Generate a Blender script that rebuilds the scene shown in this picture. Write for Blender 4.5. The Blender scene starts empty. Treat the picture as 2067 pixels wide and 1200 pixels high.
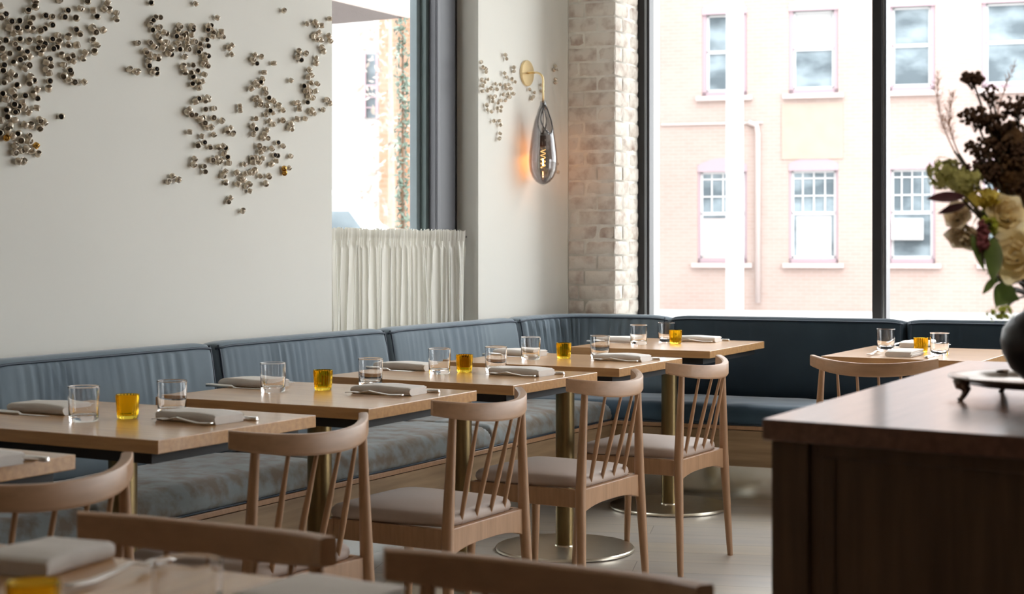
import bpy, bmesh, math, random
from mathutils import Vector, Matrix, noise
C = bpy.context.scene
col = C.collection
random.seed(7)
R = math.radians

# ---------------------------------------------------------------- camera, world, light
F = 3130.0; CX = 1033.5; HY = 500.0; H = 1.193
cd = bpy.data.cameras.new('camera'); cam = bpy.data.objects.new('camera', cd); col.objects.link(cam)
cam.location = (0, 0, H); cam.rotation_euler = (R(90), 0, 0)
cd.sensor_fit = 'HORIZONTAL'; cd.sensor_width = 36; cd.lens = F/2067*36
cd.shift_y = -(600-HY)/2067.0
cd.dof.use_dof = True; cd.dof.focus_distance = 5.6; cd.dof.aperture_fstop = 5.0
cd.clip_start = 0.05; cd.clip_end = 300
C.camera = cam
C.view_settings.view_transform = 'Standard'; C.view_settings.look = 'None'
C.view_settings.gamma = 1; C.view_settings.exposure = 0.0; C.view_settings.use_curve_mapping = False

W_STRENGTH = 6.7
w = bpy.data.worlds.new('overcast'); C.world = w; w.use_nodes = True
bg = w.node_tree.nodes['Background']; bg.inputs[0].default_value = (0.94, 0.97, 1.0, 1); bg.inputs[1].default_value = W_STRENGTH

TH = R(29.0)
A = Vector((math.sin(TH), math.cos(TH), 0)); N = Vector((math.cos(TH), -math.sin(TH), 0))
T2 = R(22.0)
BB = Vector((math.cos(T2), -math.sin(T2), 0)); MM = Vector((math.sin(T2), math.cos(T2), 0))   # back wall direction, outward normal
UP = Vector((0, 0, 1))
def an(a, n, z=0.0): return A*a + N*n + UP*z
def bm_(s, m, z=0.0): return BB*s + MM*m + UP*z
def at(x, y, z):                    # pixel -> point on the horizontal plane of height z
    d = (H-z)*F/(y-HY); return Vector(((x-CX)/F*d, d, z))
def atd(x, y, d): return Vector(((x-CX)/F*d, d, H-(y-HY)*d/F))
def on_n(x, n):                     # pixel column -> a on the vertical plane n = const
    k = (x-CX)/F; d = n/(N.x*k+N.y); return d*(A.x*k+A.y), d
def on_m(x, m):
    k = (x-CX)/F; d = m/(MM.x*k+MM.y); return d*(BB.x*k+BB.y), d

def area(name, loc, size, energy, color, target=None, sy=None):
    l = bpy.data.lights.new(name, 'AREA'); l.shape = 'RECTANGLE'; l.size = size; l.size_y = sy or size
    l.energy = energy; l.color = color
    o = bpy.data.objects.new(name, l); col.objects.link(o); o.location = loc
    if target is not None:
        o.rotation_euler = (Vector(target)-Vector(loc)).to_track_quat('-Z', 'Y').to_euler()
    return o
# added warm fill lights overhead, unseen, behind and beside the camera
area('warm_fill', an(0.6, -1.2, 3.74), 0.9, 3, (1.0, 0.82, 0.62), an(0.6, -1.2, 0))
area('warm_fill', an(3.2, 0.6, 3.74), 0.9, 5, (1.0, 0.84, 0.66), an(3.2, 0.6, 0))

sp = bpy.data.lights.new('bouquet_fill', 'SPOT'); sp.energy = 110; sp.color = (1.0, .86, .68); sp.spot_size = R(26); sp.spot_blend = .9; sp.shadow_soft_size = .08  # added unseen spot that brightens the flowers
spo = bpy.data.objects.new('bouquet_fill', sp); col.objects.link(spo); spo.location = (.6, .7, 3.3)
spo.rotation_euler = (Vector((1.0, 2.7, 1.3))-Vector((.6, .7, 3.3))).to_track_quat('-Z', 'Y').to_euler()

# ---------------------------------------------------------------- materials
def lin(c): return tuple(((v/255)/12.92 if v/255 <= .04045 else ((v/255+.055)/1.055)**2.4) for v in c)
def newmat(name):
    m = bpy.data.materials.new(name); m.use_nodes = True
    nt = m.node_tree; return m, nt, nt.nodes['Principled BSDF'], nt.nodes.new, nt.links.new
def setin(b, k, v):
    if k in b.inputs: b.inputs[k].default_value = v
def basic(name, rgb, rough=.6, metal=0.0, var=0.0, scale=8, bump=0.0, bscale=60, stretch=(1,1,1), spec=.5, rgb2=None, coat=0, sheen=0, coord='Object', contrast=(.3,.7), dist=.002):
    m, nt, b, nn, lk = newmat(name)
    c1 = lin(rgb) + (1,)
    setin(b, 'Base Color', c1); setin(b, 'Roughness', rough); setin(b, 'Metallic', metal)
    setin(b, 'Specular IOR Level', spec); setin(b, 'Coat Weight', coat); setin(b, 'Coat Roughness', .15)
    if sheen: setin(b, 'Sheen Weight', sheen); setin(b, 'Sheen Roughness', .4)
    tc = nn('ShaderNodeTexCoord'); mp = nn('ShaderNodeMapping'); mp.inputs['Scale'].default_value = stretch
    lk(tc.outputs[coord], mp.inputs[0])
    if var or rgb2:
        n = nn('ShaderNodeTexNoise'); n.inputs['Scale'].default_value = scale; n.inputs['Detail'].default_value = 5
        lk(mp.outputs[0], n.inputs['Vector'])
        r = nn('ShaderNodeValToRGB'); r.color_ramp.elements[0].position = contrast[0]; r.color_ramp.elements[1].position = contrast[1]
        c2 = lin(rgb2)+(1,) if rgb2 else tuple(min(1, v*(1+var)) for v in c1[:3])+(1,)
        c0 = c1 if rgb2 else tuple(v*(1-var) for v in c1[:3])+(1,)
        r.color_ramp.elements[0].color = c0; r.color_ramp.elements[1].color = c2
        lk(n.outputs['Fac'], r.inputs[0]); lk(r.outputs[0], b.inputs['Base Color'])
    if bump:
        n2 = nn('ShaderNodeTexNoise'); n2.inputs['Scale'].default_value = bscale; n2.inputs['Detail'].default_value = 4
        lk(mp.outputs[0], n2.inputs['Vector'])
        bp = nn('ShaderNodeBump'); bp.inputs['Strength'].default_value = bump; bp.inputs['Distance'].default_value = dist
        lk(n2.outputs['Fac'], bp.inputs['Height']); lk(bp.outputs[0], b.inputs['Normal'])
    return m
def wood(name, rgb, rgb2, rough=.42, stretch=(1,14,14), scale=6, coat=0.0, coord='Object', spec=.5):
    return basic(name, rgb, rough, 0, 0, scale, .15, scale*3, stretch, spec, rgb2, coat, coord=coord, dist=.0006)
def glassy(name, rgb, rough=0.0, ior=1.45):
    m, nt, b, nn, lk = newmat(name)
    nt.nodes.remove(b); g = nn('ShaderNodeBsdfGlass'); g.inputs['Color'].default_value = tuple(rgb)+(1,)
    g.inputs['Roughness'].default_value = rough; g.inputs['IOR'].default_value = ior
    lk(g.outputs[0], nt.nodes['Material Output'].inputs[0]); return m
def thin_glass(name, rgb, gloss=1.0, ior=1.45, rough=0.0):
    m, nt, b, nn, lk = newmat(name); nt.nodes.remove(b)
    t = nn('ShaderNodeBsdfTransparent'); t.inputs[0].default_value = tuple(rgb)+(1,)
    g = nn('ShaderNodeBsdfGlossy'); g.inputs['Roughness'].default_value = rough
    fr = nn('ShaderNodeFresnel'); geo = nn('ShaderNodeNewGeometry'); mr = nn('ShaderNodeMapRange')
    mr.inputs[3].default_value = ior; mr.inputs[4].default_value = 1/ior      # same reflectance on both faces of the pane
    lk(geo.outputs['Backfacing'], mr.inputs[0]); lk(mr.outputs[0], fr.inputs[0])
    mu = nn('ShaderNodeMath'); mu.operation = 'MULTIPLY'; mu.inputs[1].default_value = gloss
    lk(fr.outputs[0], mu.inputs[0])
    mx = nn('ShaderNodeMixShader'); lk(mu.outputs[0], mx.inputs[0]); lk(t.outputs[0], mx.inputs[1]); lk(g.outputs[0], mx.inputs[2])
    lk(mx.outputs[0], nt.nodes['Material Output'].inputs[0]); return m
def emis(name, rgb, s):
    m, nt, b, nn, lk = newmat(name); nt.nodes.remove(b)
    e = nn('ShaderNodeEmission'); e.inputs[0].default_value = tuple(rgb)+(1,); e.inputs[1].default_value = s
    lk(e.outputs[0], nt.nodes['Material Output'].inputs[0]); return m
def floor_mat():
    m, nt, b, nn, lk = newmat('floor_planks')
    tc = nn('ShaderNodeTexCoord'); mp = nn('ShaderNodeMapping'); mp.inputs['Rotation'].default_value = (0, 0, R(10))
    lk(tc.outputs['Object'], mp.inputs[0])
    br = nn('ShaderNodeTexBrick'); br.inputs['Scale'].default_value = 1; br.inputs['Brick Width'].default_value = 1.5
    br.inputs['Row Height'].default_value = .19; br.inputs['Mortar Size'].default_value = .0016; br.offset = .37
    br.inputs['Color1'].default_value = lin((214,204,190))+(1,); br.inputs['Color2'].default_value = lin((204,198,192))+(1,)
    br.inputs['Mortar'].default_value = lin((150,140,130))+(1,)
    lk(mp.outputs[0], br.inputs['Vector'])
    n = nn('ShaderNodeTexNoise'); n.inputs['Scale'].default_value = 3; n.inputs['Detail'].default_value = 6
    mp2 = nn('ShaderNodeMapping'); mp2.inputs['Scale'].default_value = (.6, 6, 1); lk(mp.outputs[0], mp2.inputs[0]); lk(mp2.outputs[0], n.inputs['Vector'])
    mx = nn('ShaderNodeMixRGB'); mx.blend_type = 'MULTIPLY'; mx.inputs[0].default_value = .45
    r = nn('ShaderNodeValToRGB'); r.color_ramp.elements[0].color = (.86,.87,.9,1); r.color_ramp.elements[1].color = (1.12,1.08,1.02,1)
    r.color_ramp.elements[0].position = .35; r.color_ramp.elements[1].position = .65
    lk(n.outputs['Fac'], r.inputs[0]); lk(br.outputs[0], mx.inputs[1]); lk(r.outputs[0], mx.inputs[2]); lk(mx.outputs[0], b.inputs['Base Color'])
    setin(b, 'Roughness', .3); setin(b, 'Coat Weight', .35); setin(b, 'Coat Roughness', .22); return m
def velvet(name, rgb, rgb2, scale, stretch=(1,1,1), contrast=(.35,.7), sheen=.35, spec=.25):
    m = basic(name, rgb, .72, 0, 0, scale, .25, 7, stretch, spec, rgb2, 0, sheen, contrast=contrast, dist=.006); return m

M = {}
M['plaster'] = basic('plaster', (221,220,213), .85, var=.02, scale=1.4, bump=.12, bscale=5, spec=.2, dist=.004)
M['fill_cut_wall'] = basic('dark_fill_cut_wall', (92,74,60), .6, var=.1, scale=3)  # dark tone given to the unseen walls to cut fill light
M['ceiling'] = basic('ceiling_paint', (180,176,168), .9)
M['floor'] = floor_mat()
M['white_brick'] = basic('whitewashed_brick', (212,205,196), .85, scale=16, bump=.6, bscale=45, rgb2=(158,136,124), contrast=(.46,.80), spec=.2, dist=.004)
M['mortar'] = basic('mortar', (226,221,212), .9, var=.08, scale=30, bump=.4, bscale=80)
M['frame_black'] = basic('black_frame', (28,27,30), .45)
M['frame_char'] = basic('charcoal_frame', (62,62,68), .4)
M['slate'] = basic('slate_panel', (82,96,96), .55, var=.05)
M['slate2'] = basic('slate_panel_light', (98,110,114), .55, var=.05)
M['alu'] = basic('aluminium_trim', (150,155,160), .35, .7)
M['pane'] = thin_glass('window_glass', (.985,.99,.985), .22)
M['sheer'] = None
M['oak'] = wood('oak_tabletop', (206,160,108), (182,136,88), .3, (14,1,14), 5, coat=.5)
M['oak_bench'] = wood('oak_bench', (168,140,106), (138,112,82), .5, (1,1,14), 3)
M['ash'] = wood('pale_ash', (182,142,108), (164,126,92), .42, (10,10,1), 8)
M['ash_rail'] = wood('pale_ash_rail', (182,142,108), (168,131,98), .42, (1.5,12,12), 5)
M['walnut'] = wood('walnut_counter', (100,75,50), (74,54,35), .42, (12,12,1), 4)
M['counter_top'] = wood('counter_top_wood', (122,86,66), (96,64,48), .3, (1,14,14), 5, coat=.6)
M['brass'] = basic('brushed_bronze', (132,114,80), .36, 1.0, var=.08, scale=20, stretch=(20,20,1))
M['disc'] = basic('brushed_steel_disc', (228,220,202), .3, 1.0, var=.03, scale=12)
M['gold'] = basic('satin_brass', (236,212,164), .3, 1.0)
M['rubber'] = basic('black_rubber', (14,14,16), .7)
M['black_plate'] = basic('black_steel', (14,14,16), .6)
M['seatpad'] = basic('leather_pad', (184,166,154), .55, var=.05, scale=5, bump=.1, bscale=90, spec=.4)
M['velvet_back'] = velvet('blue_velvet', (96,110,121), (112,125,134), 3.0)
M['velvet_shaded'] = velvet('shaded_blue_velvet', (38,50,60), (46,60,70), 3.0, sheen=.05)  # same blue velvet, its shade put into a darker base colour
M['velvet_seat'] = velvet('crushed_velvet_lightened', (136,142,142), (118,104,90), 16, (1,1,1), (.40,.62))  # crush pattern in tones lightened for the window's grazing reflection
M['velvet_seat_shaded'] = velvet('shaded_blue_velvet_seat', (52,72,88), (64,86,102), 4, sheen=.6)  # seat velvet of the window run, shade painted into the colour
M['piping'] = basic('piping_velvet', (46,58,72), .6)
M['kick'] = basic('steel_kickplate', (235,238,235), .2, 1.0, var=.06, scale=5, stretch=(1,1,.6), bump=.05, bscale=8)
M['napkin'] = basic('linen', (226,220,214), .9, var=.04, scale=30, bump=.25, bscale=400, spec=.1)
M['steel'] = basic('cutlery_steel', (232,228,224), .3, 1.0)
M['tumbler'] = glassy('clear_glass', (1,1,1), ior=1.45)
M['amber'] = glassy('amber_glass', (1.0,.86,.30), ior=1.3)
M['silver_cup'] = basic('pearl_glaze', (218,206,188), .2, .45, var=.1, scale=60)
M['cup_dark'] = basic('dark_glaze', (26,22,20), .35)
M['cup_in'] = basic('inner_glaze', (120,110,96), .4, .4)
M['cup_gold'] = basic('gold_glaze', (206,160,80), .25, .8)
M['smoke'] = thin_glass('smoked_glass', (.73,.73,.745), 2.2, 1.5)
M['bulb'] = thin_glass('bulb_glass', (1.0,.93,.82), .8)
M['fil'] = emis('filament', (1.0,.55,.2), 8)
M['vase'] = basic('dark_ceramic', (38,34,34), .35, .2, var=.2, scale=10)
M['tray'] = basic('antique_silver', (120,108,98), .28, .9, var=.15, scale=25)
# sheer curtain
m, nt, b, nn, lk = newmat('sheer_linen'); nt.nodes.remove(b)
d_ = nn('ShaderNodeBsdfDiffuse'); d_.inputs[0].default_value = lin((222,220,212))+(1,)
t_ = nn('ShaderNodeBsdfTranslucent'); t_.inputs[0].default_value = lin((196,194,184))+(1,)
x_ = nn('ShaderNodeMixShader'); x_.inputs[0].default_value = .22; lk(d_.outputs[0], x_.inputs[1]); lk(t_.outputs[0], x_.inputs[2])
lk(x_.outputs[0], nt.nodes['Material Output'].inputs[0]); M['sheer'] = m

# ---------------------------------------------------------------- mesh helpers
class MB:
    def __init__(s): s.v = []; s.f = []; s.m = []; s.cur = 0
    def add(s, vs, fs):
        o = len(s.v); s.v += [tuple(v) for v in vs]
        for f in fs: s.f.append(tuple(i+o for i in f)); s.m.append(s.cur)
        return s
    def box(s, c, size, X=None, Y=None, Z=None, taper=1.0):
        c = Vector(c); X = X or Vector((1,0,0)); Y = Y or Vector((0,1,0)); Z = Z or UP
        vs = []
        for k in (-1, 1):
            t = taper if k > 0 else 1
            for i, j in ((-1,-1),(1,-1),(1,1),(-1,1)):
                vs.append(c + X*(i*size[0]/2*t) + Y*(j*size[1]/2*t) + Z*(k*size[2]/2))
        return s.add(vs, [(0,3,2,1),(4,5,6,7),(0,1,5,4),(1,2,6,5),(2,3,7,6),(3,0,4,7)])
    def prism(s, poly, z0, z1):
        n = len(poly); vs = [Vector((p[0],p[1],z0)) for p in poly]+[Vector((p[0],p[1],z1)) for p in poly]
        fs = [tuple(range(n-1,-1,-1)), tuple(range(n,2*n))]+[(i,(i+1)%n,n+(i+1)%n,n+i) for i in range(n)]
        return s.add(vs, fs)
    def lathe(s, prof, n=32, c=(0,0,0), mod=None, close=True):
        c = Vector(c); vs = []; k = len(prof)
        for (r, z) in prof:
            for i in range(n):
                t = 2*math.pi*i/n; rr = r*(mod(t, z) if mod else 1)
                vs.append(c+Vector((rr*math.cos(t), rr*math.sin(t), z)))
        fs = [(j*n+i, j*n+(i+1)%n, (j+1)*n+(i+1)%n, (j+1)*n+i) for j in range(k-1) for i in range(n)]
        if close: fs += [tuple(range(n-1,-1,-1)), tuple((k-1)*n+i for i in range(n))]
        return s.add(vs, fs)
    def tube(s, pts, rad, n=10, flat=1.0, up=None):
        pts = [Vector(p) for p in pts]; k = len(pts)
        rad = rad if hasattr(rad, '__len__') else [rad]*k
        prev = None; vs = []
        for i, p in enumerate(pts):
            t = (pts[min(i+1,k-1)]-pts[max(i-1,0)]).normalized()
            if prev is None:
                u = up if up else (Vector((0,0,1)) if abs(t.z) < .9 else Vector((1,0,0)))
                x = (u - t*u.dot(t)).normalized()
            else: x = (prev - t*prev.dot(t)).normalized()
            prev = x; y = t.cross(x)
            for j in range(n):
                a_ = 2*math.pi*j/n
                vs.append(p + x*(rad[i]*math.cos(a_)) + y*(rad[i]*flat*math.sin(a_)))
        fs = [(j*n+i, j*n+(i+1)%n, (j+1)*n+(i+1)%n, (j+1)*n+i) for j in range(k-1) for i in range(n)]
        fs += [tuple(range(n-1,-1,-1)), tuple((k-1)*n+i for i in range(n))]
        return s.add(vs, fs)
    def loft(s, rings, caps=True, closed=True):      # list of equal-length point lists
        k = len(rings); n = len(rings[0]); vs = [p for r in rings for p in r]
        rng = n if closed else n-1
        fs = [(j*n+i, j*n+(i+1)%n, (j+1)*n+(i+1)%n, (j+1)*n+i) for j in range(k-1) for i in range(rng)]
        if caps: fs += [tuple(range(n-1,-1,-1)), tuple((k-1)*n+i for i in range(n))]
        return s.add(vs, fs)
    def ball(s, c, r, seg=8, ring=6, sc=(1,1,1)):
        c = Vector(c); vs = []; 
        for j in range(1, ring):
            p = math.pi*j/ring
            for i in range(seg):
                t = 2*math.pi*i/seg
                vs.append(c+Vector((r*sc[0]*math.sin(p)*math.cos(t), r*sc[1]*math.sin(p)*math.sin(t), r*sc[2]*math.cos(p))))
        vs.append(c+Vector((0,0,r*sc[2]))); vs.append(c-Vector((0,0,r*sc[2])))
        t_, b_ = len(vs)-2, len(vs)-1
        fs = [((j)*seg+i, (j+1)*seg+i, (j+1)*seg+(i+1)%seg, j*seg+(i+1)%seg) for j in range(ring-2) for i in range(seg)]
        fs += [(t_, i, (i+1)%seg) for i in range(seg)]+[(b_, (ring-2)*seg+(i+1)%seg, (ring-2)*seg+i) for i in range(seg)]
        return s.add(vs, fs)
    def mesh(s, name, mats, smooth=False, fix=True):
        me = bpy.data.meshes.new(name); me.from_pydata(s.v, [], s.f)
        for m in (mats if isinstance(mats, (list, tuple)) else [mats]): me.materials.append(m)
        if max(s.m or [0]) > 0: me.polygons.foreach_set('material_index', s.m)
        if fix:
            b = bmesh.new(); b.from_mesh(me); bmesh.ops.recalc_face_normals(b, faces=b.faces); b.to_mesh(me); b.free()
        if smooth: me.polygons.foreach_set('use_smooth', [True]*len(me.polygons))
        me.update(); return me
    def build(s, name, mats, parent=None, smooth=False, bevel=0, seg=2, fix=True, sub=0, autosmooth=None):
        o = bpy.data.objects.new(name, s.mesh(name, mats, smooth or bevel > 0, fix)); col.objects.link(o)
        if parent: o.parent = parent
        if bevel:
            md = o.modifiers.new('bevel', 'BEVEL'); md.width = bevel; md.segments = seg; md.limit_method = 'ANGLE'; md.angle_limit = R(35); md.harden_normals = True
        if sub:
            md = o.modifiers.new('sub', 'SUBSURF'); md.levels = sub; md.render_levels = sub
        return o
def sharp(o, ang=35):
    me = o.data; b = bmesh.new(); b.from_mesh(me)
    for e in b.edges:
        if len(e.link_faces) == 2 and e.calc_face_angle(0) > R(ang): e.smooth = False
    b.to_mesh(me); b.free(); return o
def empty(name, loc=(0,0,0), rz=0.0):
    o = bpy.data.objects.new(name, None); col.objects.link(o); o.location = loc; o.rotation_euler = (0,0,rz)
    o.empty_display_size = .05; return o
def tag(o, label=None, cat=None, group=None, kind=None):
    if label: o['label'] = label
    if cat: o['category'] = cat
    if group: o['group'] = group
    if kind: o['kind'] = kind
    return o
def struct(o, label=None): 
    o['kind'] = 'structure'
    if label: o['label'] = label
    return o
def copy_tree(o, parent=None):
    c = o.copy(); col.objects.link(c)
    if parent: c.parent = parent
    for ch in [x for x in bpy.data.objects if x.parent == o]: copy_tree(ch, c)
    return c

# ---------------------------------------------------------------- room shell
ZC = 3.8
WN = -3.78          # face of the left wall (n)
mb = MB(); mb.box((3, 3, -.05), (16, 18, .1)); fl = struct(mb.build('floor', M['floor']))
NR = 3.2            # right wall
# extents of the interior for ceiling
P0 = an(-3, WN-.3); P1 = an(8.2, WN-.3); P2 = an(6.4, NR+.3); P3 = an(-3, NR+.3)
bevs = bm_(0, 8.2)
def on_back(n, m):    # point on back line m where n=..., solved along BB
    # p = BB*s + MM*m ; p.N = n
    s = (n - MM.dot(N)*m)/BB.dot(N); return bm_(s, m)
Pa = on_back(WN-.3, 8.25); Pb = on_back(NR+.3, 8.25)
mb = MB(); mb.prism([P0, P3, Pb, Pa], ZC, ZC+.1); struct(mb.build('ceiling', M['ceiling']))
# left wall, near stretch with the sharp window edge
A1 = on_n(670, WN)[0]; A2 = on_n(965.5, WN)[0]
mb = MB(); mb.prism([an(-3, WN), an(A1, WN), an(A1, WN-.32), an(-3, WN-.32)], 0, ZC)
wl = struct(mb.build('wall_left', M['plaster']))
# wall beneath the side window
mb = MB(); mb.prism([an(A1, WN), an(A2, WN), an(A2, WN-.32), an(A1, WN-.32)], 0, .80)
struct(mb.build('wall_left_sill', M['plaster']))
# far stretch (sconce wall) with its soft rounded inner corner
E = atd(1144, 500, 0) if False else Vector((.293, 8.16, 0))
mE = E.dot(MM); S = an(7.18, WN)
aI = (mE - MM.dot(N)*WN)/MM.dot(A); I = an(aI, WN)
curve = [an(A2, WN)]
for i in range(13):
    t = i/12; curve.append(S*(1-t)**2 + I*(2*t*(1-t)) + E*t*t)
poly = curve + [E+MM*.3, an(aI+.25, WN-.32), an(A2, WN-.32)]
mb = MB(); mb.prism([(p.x, p.y) for p in poly], 0, ZC)
ws = struct(sharp(mb.build('wall_far_left', M['plaster'], smooth=True), 30))
# brick pier : prism with individually laid bricks in one mesh
PC = E + BB*.262                          # arris between the two faces
ratio = (1292-CX)/F
t = (ratio*PC.y-PC.x)/(A.x-ratio*A.y); PE = PC + A*t   # end of the jamb at the window frame
mb = MB(); inset = .006
core = [E-BB*.02+MM*inset, PC-BB*inset+MM*inset, PE-BB*inset+A*.05, PE-BB*.4+A*.05, E-BB*.02+MM*.28]
mb.cur = 1; mb.prism([(p.x,p.y) for p in core], 0, ZC)
mb.cur = 0; ch = .0779; rb = random.Random(3)
def brick(p0, p1, z, out, h=ch-.011):
    ln = (p1-p0).length; d = (p1-p0)/ln; nx, nz = max(3, int(ln/.02)), 4
    o_ = rb.uniform(-.002, .003); vs = []
    for j in range(nz+1):
        for i in range(nx+1):
            u, v = i/nx, j/nz
            e = min(u, 1-u)*ln; g = min(v, 1-v)*h
            off = o_ - .006*max(0, 1-min(e, g)/.008) + .0035*(noise.noise(Vector((u*ln*28+z*7, v*h*28, o_*900)))) 
            jit = .0025*noise.noise(Vector((z*31, u*ln*20, v*3)))
            vs.append(p0+d*(u*ln)+UP*(z+v*h+jit)+out*off)
    mb.add(vs, [(j*(nx+1)+i, j*(nx+1)+i+1, (j+1)*(nx+1)+i+1, (j+1)*(nx+1)+i) for j in range(nz) for i in range(nx)])
jn = A.cross(UP).normalized()             # outward normal of the jamb (towards the room's right)
if jn.dot(BB) < 0: jn = -jn
k = 0; z = -.01
while z < ZC-ch:
    W1 = (PC-E).length; W2 = (PE-PC).length
    cuts1 = [-.0, .092, W1] if k % 2 else [0, W1*.62, W1]
    if k % 5 == 2: cuts1 = [0, .06, W1]
    cuts2 = [0, .185, W2] if k % 2 else [0, .10, W2*.98]
    for c0, c1 in zip(cuts1, cuts1[1:]): brick(E+BB*(c0+.005), E+BB*(c1-.004 if c1 < W1 else c1), z, -MM)
    for c0, c1 in zip(cuts2, cuts2[1:]): brick(PC+A*(c0+(.005 if c0 else 0)), PC+A*(c1-.005), z, jn)
    z += ch; k += 1
mb.build('wall_pier', [M['white_brick'], M['mortar']], smooth=True, fix=False)['kind'] = 'structure'

# window 2 : storefront along the back
MW = PE.dot(MM)
s0 = PE.dot(BB); sM0 = on_m(1764, MW)[0]; sM1 = on_m(1792, MW)[0]; s1 = sM0 + 3.9
w2 = empty('window_2'); struct(w2)
def bbox(mb, sa, sb, ma, mb_, z0, z1): mb.prism([bm_(sa, ma), bm_(sb, ma), bm_(sb, mb_), bm_(sa, mb_)], z0, z1)
mb = MB(); bbox(mb, s0-.02, s0+.028, MW-.02, MW+.10, .79, ZC)
bbox(mb, s0+.04, s0+.055, MW-.01, MW+.08, .79, ZC); mb.build('frame', M['frame_black'], w2, bevel=.003)
mb = MB(); bbox(mb, s0+.028, s0+.041, MW-.015, MW+.08, .79, ZC); mb.build('frame', M['alu'], w2, bevel=.002)['label'] = 'aluminium edge trim'
for i, s in enumerate((sM0, sM0+1.31, sM0+2.62)):
    mb = MB(); bbox(mb, s, s+(sM1-sM0)*.72, MW-.06, MW+.09, .79, ZC); mb.build('mullion', M['frame_black'], w2, bevel=.004)
    mb = MB(); bbox(mb, s+(sM1-sM0)*.72, s+(sM1-sM0)*.86, MW-.05, MW+.08, .79, ZC)
    mb.build('mullion_trim', M['alu'], w2, bevel=.001)
    mb = MB(); bbox(mb, s+(sM1-sM0)*.86, s+(sM1-sM0), MW-.05, MW+.08, .79, ZC); mb.build('mullion', M['frame_char'], w2)
mb = MB(); bbox(mb, s0, s1, MW-.02, MW+.08, .79, .818); bbox(mb, s0, s1, MW-.02, MW+.08, 3.65, ZC); mb.build('rail', M['frame_black'], w2)
for sa, sb in ((s0+.05, sM0), (sM0+.07, sM0+1.31), (sM0+1.38, sM0+2.62), (sM0+2.69, s1)):
    mb = MB(); bbox(mb, sa, sb, MW+.02, MW+.026, .815, 3.65); mb.build('glass', M['pane'], w2)
mb = MB(); bbox(mb, s0-.2, s1+.6, MW-.02, MW+.3, 0, .79); struct(mb.build('wall_back', M['plaster']))
# stone ledge behind the banquette
mb = MB(); bbox(mb, s0-.0, s1, 7.56, MW-.02, .76, .79); struct(mb.build('trim_1', M['plaster']))
# unseen right wall with two openings shaped to admit daylight, unseen rear wall
Q = on_back(NR, MW)
QA = Q.dot(A)
w3 = MB()
for a0, a1 in ((-3, 5.6), (6.8, 6.86), (QA-.3, QA+.2)):
    w3.prism([an(a0, NR), an(a1, NR), an(a1, NR+.3), an(a0, NR+.3)], 0, ZC)
w3.prism([an(-3, NR), an(QA, NR), an(QA, NR+.3), an(-3, NR+.3)], 0, .1)
w3.prism([an(-3, NR), an(QA, NR), an(QA, NR+.3), an(-3, NR+.3)], 2.5, ZC)
struct(w3.build('wall_right', M['fill_cut_wall']))
mb = MB(); mb.prism([an(-3, WN), an(-3, NR), an(-3.2, NR), an(-3.2, WN)], 0, ZC); struct(mb.build('wall_rear', M['fill_cut_wall']))

# window 1 : recessed side window with the charcoal frame
w1 = empty('window_1'); struct(w1)
def abox(mb, a0, a1, n0, n1, z0, z1): mb.prism([an(a0, n0), an(a1, n0), an(a1, n1), an(a0, n1)], z0, z1)
wa = lambda x, n: on_n(x, n)[0]
n1_ = WN-.09
mb = MB(); abox(mb, wa(919, n1_-.03), A2, n1_-.03, n1_-.12, .8, ZC); mb.build('frame', M['frame_black'], w1)
mb = MB(); abox(mb, wa(880, n1_), wa(919, n1_), n1_, n1_-.12, .8, ZC); abox(mb, wa(880, n1_), wa(887, n1_), n1_+.008, n1_, .8, ZC); mb.build('frame', M['frame_char'], w1, bevel=.003)
mb = MB(); abox(mb, wa(849, n1_-.07), wa(880, n1_-.02)+.02, n1_-.04, n1_-.09, .8, ZC); mb.build('jamb_panel', M['slate'], w1, bevel=.003)['label'] = 'dark slate green panel'
mb = MB(); abox(mb, wa(827, n1_-.11), wa(849, n1_-.07), n1_-.07, n1_-.11, .8, ZC); mb.build('jamb_panel', M['slate2'], w1, bevel=.003)['label'] = 'lighter slate panel at the glass edge'
mb = MB(); abox(mb, A1-.02, wa(827, n1_-.10), n1_-.10, n1_-.106, .8, ZC); mb.build('glass', M['pane'], w1)
mb = MB(); abox(mb, A1-.05, A2, n1_-.02, n1_-.2, .77, .8); mb.build('sill', M['frame_char'], w1)

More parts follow.
